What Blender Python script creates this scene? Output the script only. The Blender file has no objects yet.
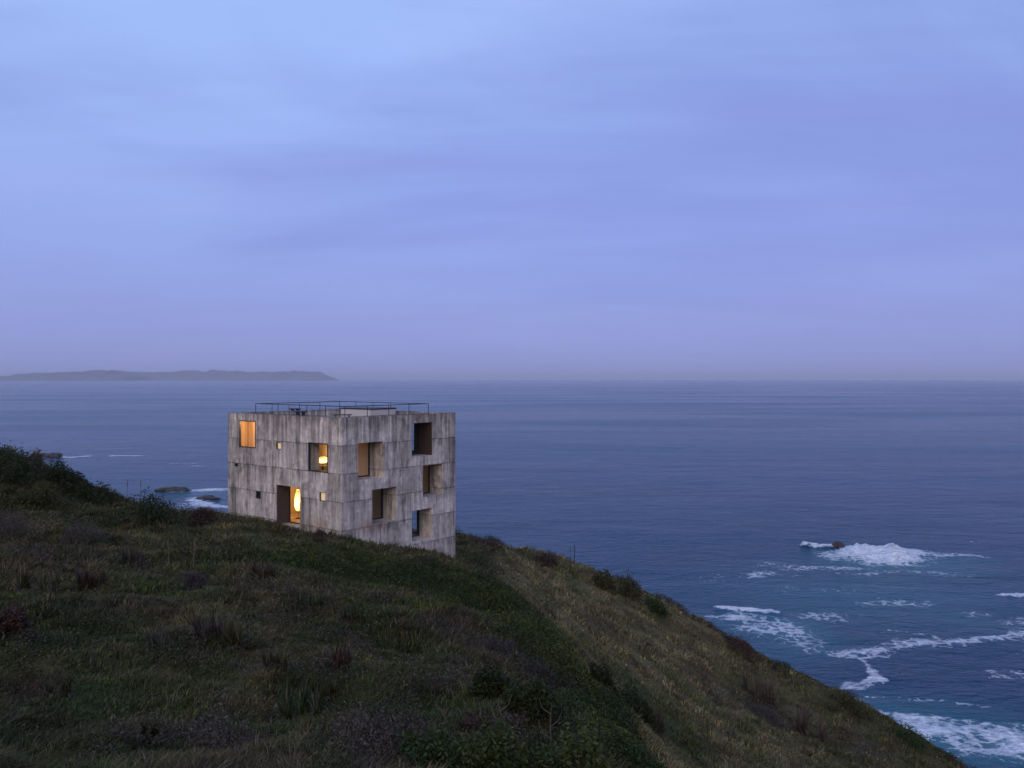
import bpy, bmesh, math, random
import numpy as np
from mathutils import Vector, Matrix

random.seed(7)
rng = np.random.default_rng(11)
R_ = math.radians
scene = bpy.context.scene
COL = scene.collection
F = 848.0            # focal length in pixels of a 1024 px wide frame
EYE = 60.0           # eye height above the sea, metres
HOR = 379.0
S = 1.25

# ------------------------------------------------------------------ helpers
def link(o, parent=None):
    COL.objects.link(o)
    if parent is not None:
        o.parent = parent
    return o

def empty(name, loc=(0, 0, 0), rz=0.0):
    o = bpy.data.objects.new(name, None)
    o.empty_display_size = 0.3
    o.location = loc
    o.rotation_euler = (0, 0, rz)
    return link(o)

def tag(o, label=None, cat=None, group=None, kind=None):
    if label: o['label'] = label
    if cat: o['category'] = cat
    if group: o['group'] = group
    if kind: o['kind'] = kind
    return o

class MB:
    """collects polygons of one mesh"""
    def __init__(self):
        self.v = []; self.f = []; self.m = []
    def quad(self, a, b, c, d, m=0):
        i = len(self.v); self.v += [a, b, c, d]; self.f.append((i, i+1, i+2, i+3)); self.m.append(m)
    def box(self, x0, x1, y0, y1, z0, z1, m=0):
        i = len(self.v)
        self.v += [(x0,y0,z0),(x1,y0,z0),(x1,y1,z0),(x0,y1,z0),(x0,y0,z1),(x1,y0,z1),(x1,y1,z1),(x0,y1,z1)]
        for f in ((0,3,2,1),(4,5,6,7),(0,1,5,4),(1,2,6,5),(2,3,7,6),(3,0,4,7)):
            self.f.append(tuple(i+k for k in f)); self.m.append(m)
    def tube(self, pts, r, n=8, r1=None, cap=True):
        pts = [Vector(p) for p in pts]
        rings = []
        for k, p in enumerate(pts):
            a = pts[max(0, k-1)]; b = pts[min(len(pts)-1, k+1)]
            d = (b-a).normalized()
            s = d.cross(Vector((0.31, 0.17, 0.93)))
            if s.length < 1e-3: s = d.cross(Vector((1, 0, 0)))
            s.normalize(); t = d.cross(s)
            rr = r if r1 is None else r + (r1-r)*k/max(1, len(pts)-1)
            i = len(self.v)
            for j in range(n):
                an = 2*math.pi*j/n
                self.v.append(tuple(p + (s*math.cos(an)+t*math.sin(an))*rr))
            rings.append(i)
        for k in range(len(rings)-1):
            a, b = rings[k], rings[k+1]
            for j in range(n):
                self.f.append((a+j, a+(j+1) % n, b+(j+1) % n, b+j)); self.m.append(0)
        if cap:
            self.f.append(tuple(rings[0]+j for j in range(n))[::-1]); self.m.append(0)
            self.f.append(tuple(rings[-1]+j for j in range(n))); self.m.append(0)
    def lathe(self, prof, c=(0, 0, 0), n=20):
        rings = []
        for r, z in prof:
            i = len(self.v)
            for j in range(n):
                a = 2*math.pi*j/n
                self.v.append((c[0]+r*math.cos(a), c[1]+r*math.sin(a), c[2]+z))
            rings.append(i)
        for k in range(len(rings)-1):
            a, b = rings[k], rings[k+1]
            for j in range(n):
                self.f.append((a+j, a+(j+1) % n, b+(j+1) % n, b+j)); self.m.append(0)
        self.f.append(tuple(rings[0]+j for j in range(n))[::-1]); self.m.append(0)
        self.f.append(tuple(rings[-1]+j for j in range(n))); self.m.append(0)
    def build(self, name, mats, parent=None, bevel=0.0, smooth=False):
        me = bpy.data.meshes.new(name)
        me.from_pydata([tuple(p) for p in self.v], [], self.f)
        if not isinstance(mats, (list, tuple)): mats = [mats]
        for m in mats: me.materials.append(m)
        for p, m in zip(me.polygons, self.m):
            p.material_index = m; p.use_smooth = smooth
        me.update()
        o = bpy.data.objects.new(name, me)
        link(o, parent)
        if bevel:
            b = o.modifiers.new('bevel', 'BEVEL'); b.width = bevel; b.segments = 2; b.limit_method = 'ANGLE'
        return o

def np_mesh(name, verts, faces_flat, starts, totals, mat, parent=None, colors=None, smooth=False, attrs=None):
    me = bpy.data.meshes.new(name)
    me.vertices.add(len(verts)); me.vertices.foreach_set('co', np.ascontiguousarray(verts, np.float32).ravel())
    me.loops.add(len(faces_flat)); me.loops.foreach_set('vertex_index', np.ascontiguousarray(faces_flat, np.int32))
    me.polygons.add(len(starts))
    me.polygons.foreach_set('loop_start', np.ascontiguousarray(starts, np.int32))
    me.polygons.foreach_set('loop_total', np.ascontiguousarray(totals, np.int32))
    if smooth: me.polygons.foreach_set('use_smooth', np.ones(len(starts), bool))
    me.update(calc_edges=True)
    if colors is not None:
        a = me.attributes.new('col', 'FLOAT_COLOR', 'POINT')
        c4 = np.ones((len(verts), 4), np.float32); c4[:, :3] = colors
        a.data.foreach_set('color', c4.ravel())
    for k, arr in (attrs or {}).items():
        a = me.attributes.new(k, 'FLOAT', 'POINT'); a.data.foreach_set('value', np.ascontiguousarray(arr, np.float32))
    me.materials.append(mat)
    return link(bpy.data.objects.new(name, me), parent)

def quads_np(V, colors, name, mat, parent=None, attrs=None):
    """V: (n,4,3) quads"""
    n = len(V)
    return np_mesh(name, V.reshape(-1, 3), np.arange(n*4), np.arange(n)*4, np.full(n, 4), mat, parent,
                   colors=np.repeat(colors, 4, axis=0))

# smooth value noise on numpy arrays
def vnoise(x, y, seed=0):
    xi = np.floor(x).astype(np.int64); yi = np.floor(y).astype(np.int64)
    fx = x-xi; fy = y-yi
    fx = fx*fx*(3-2*fx); fy = fy*fy*(3-2*fy)
    def h(a, b):
        n = (a*374761393 + b*668265263 + seed*982451653) & 0x7fffffff
        n = ((n ^ (n >> 13))*1274126177) & 0x7fffffff
        n = (n ^ (n >> 16)) & 0xffff
        return n/65535.0
    return (h(xi, yi)*(1-fx)+h(xi+1, yi)*fx)*(1-fy)+(h(xi, yi+1)*(1-fx)+h(xi+1, yi+1)*fx)*fy
def fbm(x, y, octv=4, seed=0):
    s = 0; a = 0.5; t = 0
    for k in range(octv):
        s = s+a*vnoise(x*2**k, y*2**k, seed+k*17); t += a; a *= 0.5
    return s/t
def sstep(a, b, x):
    t = np.clip((x-a)/(b-a), 0, 1); return t*t*(3-2*t)

# ------------------------------------------------------------------ node helpers
def new_mat(name):
    m = bpy.data.materials.new(name); m.use_nodes = True
    nt = m.node_tree; nt.nodes.clear()
    return m, nt
class N:
    def __init__(self, nt): self.nt = nt
    def n(self, t, **kw):
        nd = self.nt.nodes.new(t)
        for k, v in kw.items(): setattr(nd, k, v)
        return nd
    def l(self, a, b): self.nt.links.new(a, b)
    def val(self, sock, v):
        if hasattr(v, 'is_output'): self.l(v, sock)
        else: sock.default_value = v
    def math(self, op, a, b=None, c=None, clamp=False):
        nd = self.n('ShaderNodeMath', operation=op, use_clamp=clamp)
        self.val(nd.inputs[0], a)
        if b is not None: self.val(nd.inputs[1], b)
        if c is not None: self.val(nd.inputs[2], c)
        return nd.outputs[0]
    def mix(self, fac, a, b, blend='MIX'):
        nd = self.n('ShaderNodeMix', data_type='RGBA', blend_type=blend)
        self.val(nd.inputs[0], fac)
        for s, v in ((nd.inputs[6], a), (nd.inputs[7], b)):
            if hasattr(v, 'is_output'): self.l(v, s)
            else: s.default_value = (*v, 1) if len(v) == 3 else v
        return nd.outputs[2]
    def noise(self, vec, scale, detail=4, rough=0.55, dist=0.0, dim='3D'):
        nd = self.n('ShaderNodeTexNoise', noise_dimensions=dim)
        if vec is not None: self.l(vec, nd.inputs['Vector'])
        nd.inputs['Scale'].default_value = scale; nd.inputs['Detail'].default_value = detail
        nd.inputs['Roughness'].default_value = rough; nd.inputs['Distortion'].default_value = dist
        return nd.outputs[0]
    def mapr(self, v, a, b, c=0.0, d=1.0, smooth=False):
        nd = self.n('ShaderNodeMapRange')
        if smooth: nd.interpolation_type = 'SMOOTHSTEP'
        self.val(nd.inputs[0], v)
        for i, x in zip((1, 2, 3, 4), (a, b, c, d)): self.val(nd.inputs[i], x)
        return nd.outputs[0]
    def vmul(self, vec, s):
        nd = self.n('ShaderNodeVectorMath', operation='MULTIPLY'); self.l(vec, nd.inputs[0]); nd.inputs[1].default_value = s
        return nd.outputs[0]
    def comb(self, x, y, z):
        nd = self.n('ShaderNodeCombineXYZ')
        for s, v in zip(nd.inputs, (x, y, z)): self.val(s, v)
        return nd.outputs[0]

def simple_mat(name, col, rough=0.6, metal=0.0, var=0.12, scale=8.0, emit=None, estr=0.0):
    m, nt = new_mat(name); g = N(nt)
    out = g.n('ShaderNodeOutputMaterial'); p = g.n('ShaderNodeBsdfPrincipled'); g.l(p.outputs[0], out.inputs[0])
    tc = g.n('ShaderNodeTexCoord')
    nz = g.noise(tc.outputs['Object'], scale, 4)
    c = g.mix(nz, tuple(x*(1-var) for x in col), tuple(min(1, x*(1+var)) for x in col))
    g.l(c, p.inputs['Base Color'])
    g.l(g.mapr(nz, 0.2, 0.8, max(0.02, rough-0.1), min(1, rough+0.1)), p.inputs['Roughness'])
    p.inputs['Metallic'].default_value = metal
    if emit:
        p.inputs['Emission Color'].default_value = (*emit, 1); p.inputs['Emission Strength'].default_value = estr
    return m

# ------------------------------------------------------------------ terrain shape (world metres, sea at z = 0)
CP = []
def cp(px, py, Y):
    Y *= S; CP.append(((px-512)/F*Y, Y, EYE-(py-HOR)/F*Y))
def cw(x, y, drop):
    CP.append((x*S, y*S, EYE-drop*S))
for a in [(0,768,8),(256,768,8.5),(512,768,9.5),(630,768,11),(0,640,14),(250,640,15.5),(450,640,18),(556,640,20),
          (0,560,24),(150,560,25),(300,560,28),(440,600,27),(497,590,32),
          (228,516,40.8),(342,538,35.5),(455.5,560,40.9),(400,551,38),(470,570,38),(285,527,38),
          (0,500,36),(0,456,48),(60,481,46.5),(110,499,45),(150,513,44),(200,518,43),
          (456,535,68),(500,546,70),(573,563,73),(640,594,73),(700,619,72),(740,648,71),(800,673,69),(860,703,67),(910,733,65),(970,771,62),(1040,832,58),
          (470,560,50),(520,590,50),(560,640,46),(600,700,42),(640,760,38),(700,700,54),(640,640,58),(800,760,50),(700,768,42),(900,768,58),(760,700,62),(560,590,62)]:
    cp(*a)
for a in [(-9.3,46.5,7.6),(-14,46,8.4),(-20,49,9.5),(-24,51,8.6),(-32,53,7.5),(-38,45,2.0),(-30,60,14),(-15,58,15),(-2,60,11.8),
          (-40,75,30),(-20,75,28),(-5,80,19),(-40,100,56),(-20,100,54),(-5,98,40),(5,95,36),(5,110,55),
          (15,90,34),(25,86,38),(35,82,44),(45,75,48),(30,100,58),(48,92,60),(58,70,60),(44,58,36),(50,45,44),(38,40,33),
          (2.0,5,3.7),(2.2,0,2.6),(-6,0,1.0),(-15,0,.6),(-15,8,1.6),(-26,15,1.0),(-30,30,2.2),(-40,20,.5),(-30,0,.3),(0,-20,1.0),(-20,-20,.5),
          (7,5,8),(10,15,13),(5.5,14,9.6),(6,24,13.6),(16,20,20),(25,10,26),(40,10,40),(20,-10,22),(55,20,58),(10,-20,12),(60,40,60),(40,-20,46),(3.5,32,11.2),(13,35,19),(20,40,22)]:
    cw(*a)
CP = np.array(CP)
def tps(r2):
    return np.where(r2 > 1e-9, 0.5*r2*np.log(r2+1e-12), 0)
def rbf_fit(P, z, lam=0.4):
    n = len(P); d2 = ((P[:, None]-P[None])**2).sum(-1)
    A = np.zeros((n+3, n+3)); A[:n, :n] = tps(d2)+lam*np.eye(n)
    A[:n, n] = 1; A[:n, n+1:] = P; A[n, :n] = 1; A[n+1:, :n] = P.T
    return np.linalg.solve(A, np.r_[z, 0, 0, 0])
W = rbf_fit(CP[:, :2], CP[:, 2])
def base_h(x, y):
    x = np.asarray(x, float); y = np.asarray(y, float); sh = x.shape
    q = np.c_[x.ravel(), y.ravel()]; out = np.empty(len(q))
    for i in range(0, len(q), 20000):
        b = q[i:i+20000]
        d2 = ((b[:, None]-CP[None, :, :2])**2).sum(-1)
        out[i:i+20000] = tps(d2) @ W[:len(CP)] + W[len(CP)] + b @ W[len(CP)+1:]
    return out.reshape(sh)
GX0, GX1, GY0, GY1, GS = -62.0, 82.0, -30.0, 150.0, 0.36
gx = np.arange(GX0, GX1, GS); gy = np.arange(GY0, GY1, GS)
XX, YY = np.meshgrid(gx, gy)
HH_ = base_h(XX, YY)
# house footprint frame
BX, BY = -7.117*S, 35.5*S
HV = np.array([.6293, .7771]); HU = np.array([-.7771, .6293])
HW, HD = 6.97*S, 8.43*S
ROOFZ = EYE-1.62*S
BASEZ = 47.6
HT = ROOFZ-BASEZ
lx = (XX-BX)*HV[0]+(YY-BY)*HV[1]; ly = (XX-BX)*HU[0]+(YY-BY)*HU[1]
dbox = np.hypot(np.maximum(np.maximum(-lx, lx-HW), 0), np.maximum(np.maximum(-ly, ly-HD), 0))
near = sstep(0.2, 3.0, dbox)
rough = (fbm(XX*.22, YY*.22, 3, 5)-.5)*1.1+(fbm(XX*.75, YY*.75, 3, 9)-.5)*.75+(fbm(XX*2.1, YY*2.1, 2, 21)-.5)*.18
steep = sstep(EYE-30*S, EYE-55*S, HH_)
rough = rough*(0.25+0.75*near)*(1+2.2*steep)+steep*(fbm(XX*.12, YY*.12, 4, 33)-.5)*9
HH_ = np.maximum(HH_+rough, -3.0)
# keep the ground below the floor inside the house
inside = (lx > 0.3) & (lx < HW-.3) & (ly > .3) & (ly < HD-.3)
HH_ = np.where(inside, np.minimum(HH_, BASEZ+1.2), HH_)
def gh(x, y):
    fx = np.clip((np.asarray(x, float)-GX0)/GS, 0, len(gx)-1.001); fy = np.clip((np.asarray(y, float)-GY0)/GS, 0, len(gy)-1.001)
    i = fx.astype(int); j = fy.astype(int); a = fx-i; b = fy-j
    return (HH_[j, i]*(1-a)+HH_[j, i+1]*a)*(1-b)+(HH_[j+1, i]*(1-a)+HH_[j+1, i+1]*a)*b
YS = np.arange(6, 150, .1)
def at(px, py):
    """first ground point met by the photograph's sight line"""
    z = EYE-(py-HOR)/F*YS; g = gh((px-512)/F*YS, YS)
    k = np.argmax(z <= g)
    if not (z <= g).any(): k = np.argmin(z-g)
    Y = YS[k]; X = (px-512)/F*Y
    return float(X), float(Y), float(gh(X, Y))
def skyline(px):
    p = HOR-(gh((px-512)/F*YS, YS)-EYE)/YS*F
    k = np.argmin(p); return p[k], YS[k]

# ------------------------------------------------------------------ ground colours (albedo)
def seg_dist(x, y, pts):
    d = np.full(np.shape(x), 1e9)
    for (ax, ay), (bx, by) in zip(pts[:-1], pts[1:]):
        vx, vy = bx-ax, by-ay; t = np.clip(((x-ax)*vx+(y-ay)*vy)/(vx*vx+vy*vy+1e-9), 0, 1)
        d = np.minimum(d, np.hypot(x-ax-t*vx, y-ay-t*vy))
    return d
BAND = [at(px, py)[:2] for px, py in ((345,575),(400,578),(455,592),(500,612),(535,645),(565,680),(595,720),(625,765))]
BAND2 = [at(px, py)[:2] for px, py in ((430,612),(490,622),(530,655),(560,690),(590,730))]
HEATH = [(at(px, py)[:2], r) for px, py, r in ((500,650,2.2),(535,668,1.6),(555,695,1.3),(470,628,1.6),(0,530,2.5),(300,760,1.2),(215,520,2),(80,560,2.0),(140,600,1.5),(720,690,3.0),(770,715,3.0),(860,745,2.5))]
MOSS = [(at(px, py)[:2], r) for px, py, r in ((160,590,1.8),(60,640,1.6),(640,700,2.5),(680,745,3),(330,640,1.3),(250,560,2.0),(110,700,1.2),(420,720,1.1))]
def band_amt(x, y):
    w = np.where(y > 30, .115, .075)*y*(0.7+0.6*fbm(x*.3, y*.3, 3, 61))
    return 1-sstep(w*.55, w, seg_dist(x, y, BAND))
RL = np.array([(470,570,38),(500,590,32),(545,640,22),(600,720,14),(640,768,11)], float)
RLX = (RL[:, 0]-512)/F*RL[:, 2]*S; RLY = RL[:, 2]*S
def far_side(x, y):
    xr = np.interp(y, RLY[::-1], RLX[::-1])
    return sstep(0.3, 1.8, x-xr+(fbm(x*.5, y*.5, 2, 3)-.5)*1.2)*sstep(9, 14, y) if True else 0
def albedo(x, y):
    n1 = fbm(x*.35, y*.35, 4, 41); n2 = fbm(x*1.1+9, y*1.1, 3, 42); n3 = fbm(x*.13, y*.13, 3, 43); n4 = fbm(x*.6+40, y*.6, 3, 47)
    def L(a, b, t): return a+(b-a)*t[..., None]
    straw = np.array([.105, .092, .056]); olive = np.array([.046, .052, .024]); dark = np.array([.024, .027, .014])
    grey = np.array([.080, .070, .066]); green = np.array([.026, .048, .016]); lime = np.array([.066, .080, .018])
    heath = np.array([.066, .054, .062]); brown = np.array([.058, .044, .034]); tan = np.array([.150, .134, .088])
    c = np.broadcast_to(olive, x.shape+(3,)).copy()
    c = L(c, straw, sstep(.40, .62, n1)); c = L(c, grey, sstep(.57, .72, n4)*.55)
    c = L(c, brown, sstep(.58, .74, n3)*.5); c = L(c, green*1.2, sstep(.56, .66, n2)*.6); c = L(c, dark, sstep(.50, .34, n2)*.75)
    f = far_side(x, y)
    ft = L(np.broadcast_to(tan, c.shape), olive*1.5, sstep(.48, .68, n1)*.75); ft = L(ft, brown*1.2, sstep(.55, .7, n4)*.65)
    ft = L(ft, dark*1.3, sstep(.62, .72, n2)*.5)
    # the far spur darkens into scrub towards its seaward rim
    rim = sstep(12, 34, x)
    ft = L(ft, olive*.95, rim*.7)
    c = L(c, ft, f)
    b = band_amt(x, y)
    c = L(c, green, b*.95)
    b2 = 1-sstep(.02*y, .045*y, seg_dist(x, y, BAND2))
    c = L(c, lime, b2*.6*sstep(.35, .6, n2))
    for (p, r) in HEATH:
        d = np.hypot(x-p[0], (y-p[1])*.75)/r; c = L(c, heath, sstep(1.15, .5, d+(n2-.5)*1.2)*.45)
    for (p, r) in MOSS:
        d = np.hypot(x-p[0], (y-p[1])*.7)/r; c = L(c, green*1.1, sstep(1.2, .4, d+(n2-.5)*1.0)*.7)
    return c*(np.array([1.30, 1.22, .76])+np.array([.22, .22, .22])*f[..., None])

# ------------------------------------------------------------------ materials
def veg_mat(name, rough=.85, trans=.18):
    m, nt = new_mat(name); g = N(nt)
    out = g.n('ShaderNodeOutputMaterial'); p = g.n('ShaderNodeBsdfPrincipled')
    a = g.n('ShaderNodeAttribute', attribute_name='col')
    tc = g.n('ShaderNodeTexCoord')
    nz = g.noise(tc.outputs['Object'], 3.0, 3)
    c = g.mix(1.0, a.outputs['Color'], g.mix(nz, (.7,.7,.7), (1.3,1.3,1.3)), 'MULTIPLY')
    g.l(c, p.inputs['Base Color']); p.inputs['Roughness'].default_value = rough
    p.inputs['Specular IOR Level'].default_value = .2
    t = g.n('ShaderNodeBsdfTranslucent'); g.l(c, t.inputs['Color'])
    ms = g.n('ShaderNodeMixShader'); ms.inputs[0].default_value = trans
    g.l(p.outputs[0], ms.inputs[1]); g.l(t.outputs[0], ms.inputs[2]); g.l(ms.outputs[0], out.inputs[0])
    return m
M_VEG = veg_mat('grass_blades'); M_LEAF = veg_mat('leaves', .6, .2)
M_STEM = simple_mat('dry_stem', (.13, .105, .085), .85, var=.3, scale=20)
M_WOODY = simple_mat('woody_branch', (.07, .055, .045), .9, var=.3, scale=20)

def ground_mat():
    m, nt = new_mat('hillside_soil'); g = N(nt)
    out = g.n('ShaderNodeOutputMaterial'); p = g.n('ShaderNodeBsdfPrincipled'); g.l(p.outputs[0], out.inputs[0])
    a = g.n('ShaderNodeAttribute', attribute_name='col')
    tc = g.n('ShaderNodeTexCoord'); ob = tc.outputs['Object']
    n1 = g.noise(ob, 5.0, 6, .65); n2 = g.noise(ob, 28.0, 4, .6)
    k = g.math('MULTIPLY', g.mapr(n1, .3, .7, .55, 1.35), g.mapr(n2, .3, .7, .7, 1.3))
    kc = g.comb(k, k, k)
    c = g.mix(1.0, a.outputs['Color'], kc, 'MULTIPLY')
    geo = g.n('ShaderNodeNewGeometry'); sx = g.n('ShaderNodeSeparateXYZ'); g.l(geo.outputs['Position'], sx.inputs[0])
    rk = g.mapr(g.math('ADD', sx.outputs[2], g.math('MULTIPLY', n1, 8.0)), 20.0, 10.0)
    c = g.mix(rk, c, g.mix(n1, (.05,.042,.036), (.13,.11,.095)))
    g.l(c, p.inputs['Base Color']); p.inputs['Roughness'].default_value = .95; p.inputs['Specular IOR Level'].default_value = .15
    bp = g.n('ShaderNodeBump'); bp.inputs['Strength'].default_value = .8; bp.inputs['Distance'].default_value = .12
    g.l(g.math('ADD', n1, g.math('MULTIPLY', n2, .4)), bp.inputs['Height']); g.l(bp.outputs[0], p.inputs['Normal'])
    return m

def concrete_mat(name='board_marked_concrete', tone=1.0):
    m, nt = new_mat(name); g = N(nt)
    out = g.n('ShaderNodeOutputMaterial'); p = g.n('ShaderNodeBsdfPrincipled'); g.l(p.outputs[0], out.inputs[0])
    tc = g.n('ShaderNodeTexCoord'); ob = tc.outputs['Object']
    sx = g.n('ShaderNodeSeparateXYZ'); g.l(ob, sx.inputs[0])
    s = g.math('ADD', sx.outputs[0], sx.outputs[1]); z = sx.outputs[2]
    J = 1.49
    jz = g.math('DIVIDE', g.math('SUBTRACT', HT, z), J)           # lifts counted down from the roof
    lift = g.math('FLOOR', jz); jf = g.math('FRACT', jz)
    wob = g.math('MULTIPLY', lift, 0.37)
    bs = g.math('DIVIDE', g.math('ADD', s, wob), 0.135)
    board = g.math('FLOOR', bs); bf = g.math('FRACT', bs)
    wn = g.n('ShaderNodeTexWhiteNoise', noise_dimensions='2D'); g.l(g.comb(board, lift, 0), wn.inputs['Vector'])
    pan = g.n('ShaderNodeTexWhiteNoise', noise_dimensions='2D')
    g.l(g.comb(g.math('FLOOR', g.math('DIVIDE', g.math('ADD', s, g.math('MULTIPLY', lift, 1.13)), 1.75)), lift, 0), pan.inputs['Vector'])
    grain = g.noise(g.comb(g.math('MULTIPLY', s, 14.0), 0, g.math('MULTIPLY', z, .9)), 1.6, 5, .65)
    streak = g.noise(g.comb(g.math('MULTIPLY', s, 2.6), 3.3, g.math('MULTIPLY', z, .22)), 1.0, 5, .62)
    blot = g.noise(ob, .75, 6, .6, .4); blot2 = g.noise(ob, 3.2, 6, .62)
    top = g.mapr(jz, 0.0, 2.2, 1.0, 0.0)                          # rain stains run down from the parapet
    tone_ = g.math('MULTIPLY_ADD', wn.outputs[0], .36, .76)
    tone_ = g.math('MULTIPLY', tone_, g.math('MULTIPLY_ADD', pan.outputs[0], .26, .84))
    tone_ = g.math('MULTIPLY', tone_, g.mapr(grain, .32, .68, .72, 1.22))
    tone_ = g.math('MULTIPLY', tone_, g.mapr(blot2, .32, .68, .76, 1.18))
    tone_ = g.math('MULTIPLY', tone_, g.mapr(blot, .36, .62, .80, 1.12, True))
    st = g.mapr(g.math('SUBTRACT', streak, g.math('MULTIPLY', top, .075)), .34, .54, .58, 1.08, True)
    tone_ = g.math('MULTIPLY', tone_, st)
    bl2 = g.noise(g.vmul(ob, (1, 1, .7)), 1.25, 5, .65, .5)
    tone_ = g.math('MULTIPLY', tone_, g.math('SUBTRACT', 1.0, g.math('MULTIPLY', g.mapr(bl2, .53, .66, 0, 1, True), .36)))
    # drips that start under each pour line and thin out downwards
    dripn = g.noise(g.comb(g.math('MULTIPLY', s, 7.0), 7.7, g.math('MULTIPLY', lift, 3.1)), 1.0, 3, .6)
    dl = g.mapr(dripn, .42, .75, 0.0, 1.0)
    drip = g.math('MULTIPLY', g.mapr(g.math('SUBTRACT', dl, jf), -.05, .45, 0, 1, True), g.mapr(grain, .35, .65, .4, 1.0))
    tone_ = g.math('MULTIPLY', tone_, g.math('SUBTRACT', 1.0, g.math('MULTIPLY', drip, .50)))
    # joints between the lifts and the board edges
    jl = g.math('MINIMUM', g.math('ABSOLUTE', jf), g.math('SUBTRACT', 1.0, jf))
    jn = g.mapr(g.noise(ob, 2.2, 3), .35, .6, .25, 1.0)
    jd = g.math('MULTIPLY', g.mapr(jl, .0, .030, 1.0, 0.0), jn)
    bl = g.math('MINIMUM', bf, g.math('SUBTRACT', 1.0, bf))
    bd = g.math('MULTIPLY', g.mapr(bl, 0, .09, 1, 0), g.mapr(grain, .4, .65, .2, 1.0))
    tone_ = g.math('MULTIPLY', tone_, g.math('SUBTRACT', 1.0, g.math('MULTIPLY', jd, .68)))
    tone_ = g.math('MULTIPLY', tone_, g.math('SUBTRACT', 1.0, g.math('MULTIPLY', bd, .36)))
    warm = g.mix(g.noise(ob, .6, 3), (.58*tone,.515*tone,.435*tone), (.55*tone,.50*tone,.445*tone))
    # ochre splash of soil near the foot of the wall
    soil = g.math('MULTIPLY', g.mapr(g.math('ADD', g.math('ABSOLUTE', g.math('SUBTRACT', s, 2.2)), g.math('MULTIPLY', g.math('ABSOLUTE', g.math('SUBTRACT', z, 4.45)), 2.6)), .5, 2.4, 1.0, 0.0, True), g.mapr(blot2, .35, .6))
    warm = g.mix(g.math('MULTIPLY', soil, .75), warm, (.36, .22, .13))
    c = g.mix(1.0, warm, g.comb(tone_, tone_, tone_), 'MULTIPLY')
    g.l(c, p.inputs['Base Color']); p.inputs['Roughness'].default_value = .88; p.inputs['Specular IOR Level'].default_value = .25
    bp = g.n('ShaderNodeBump'); bp.inputs['Strength'].default_value = .7; bp.inputs['Distance'].default_value = .02
    hgt = g.math('SUBTRACT', g.math('MULTIPLY_ADD', wn.outputs[0], .5, g.math('MULTIPLY', grain, .5)), g.math('ADD', g.math('MULTIPLY', jd, 1.2), g.math('MULTIPLY', bd, .5)))
    g.l(hgt, bp.inputs['Height']); g.l(bp.outputs[0], p.inputs['Normal'])
    return m
M_CONC = concrete_mat()
M_ROOF = simple_mat('pale_roof_slab', (.42, .40, .39), .8, scale=2)
M_SKYL = simple_mat('pale_rendered_kerb', (.46, .42, .40), .7, scale=3, var=.06)
M_STEEL = simple_mat('dark_painted_steel', (.012, .014, .020), .5, scale=15)
M_FRAME = simple_mat('dark_window_metal', (.022, .026, .034), .45, scale=15)
M_PLAST = simple_mat('interior_plaster', (.58, .47, .36), .9, scale=3)
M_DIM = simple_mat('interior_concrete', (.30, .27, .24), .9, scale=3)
def wood_mat():
    m, nt = new_mat('pale_wood_boards'); g = N(nt)
    out = g.n('ShaderNodeOutputMaterial'); p = g.n('ShaderNodeBsdfPrincipled'); g.l(p.outputs[0], out.inputs[0])
    tc = g.n('ShaderNodeTexCoord'); sx = g.n('ShaderNodeSeparateXYZ'); g.l(tc.outputs['Object'], sx.inputs[0])
    s = g.math('ADD', sx.outputs[0], sx.outputs[1])
    bs = g.math('DIVIDE', s, .24); bf = g.math('FRACT', bs)
    wn = g.n('ShaderNodeTexWhiteNoise', noise_dimensions='1D'); g.l(g.math('FLOOR', bs), wn.inputs['W'])
    gr = g.noise(g.comb(g.math('MULTIPLY', s, 9), 0, sx.outputs[2]), 1.4, 4)
    k = g.math('MULTIPLY', g.math('MULTIPLY_ADD', wn.outputs[0], .35, .78), g.mapr(gr, .3, .7, .85, 1.1))
    k = g.math('MULTIPLY', k, g.mapr(g.math('MINIMUM', bf, g.math('SUBTRACT', 1.0, bf)), 0, .06, .55, 1))
    g.l(g.mix(1.0, (.70, .50, .32), g.comb(k, k, k), 'MULTIPLY'), p.inputs['Base Color']); p.inputs['Roughness'].default_value = .6
    return m
M_WOOD = wood_mat()
M_SHADE = simple_mat('glowing_lamp_shade', (.8, .7, .5), .8, emit=(1.0, .62, .20), estr=9.0)
_nt = M_SHADE.node_tree; _g = N(_nt); _p = [n for n in _nt.nodes if n.type == 'BSDF_PRINCIPLED'][0]
_tc = _g.n('ShaderNodeTexCoord'); _sx = _g.n('ShaderNodeSeparateXYZ'); _g.l(_tc.outputs['Generated'], _sx.inputs[0])
_g.l(_g.mapr(_g.math('ABSOLUTE', _g.math('SUBTRACT', _sx.outputs[2], .38)), .0, .62, 5.0, .7, True), _p.inputs['Emission Strength'])
M_CREAM = simple_mat('lit_window_glow', (.7, .6, .45), .8, emit=(1.0, .66, .32), estr=.50)  # emission stands in for the lamplit room behind the glass
M_TABLE = simple_mat('dark_wood_table', (.10, .05, .03), .5, scale=10)
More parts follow.
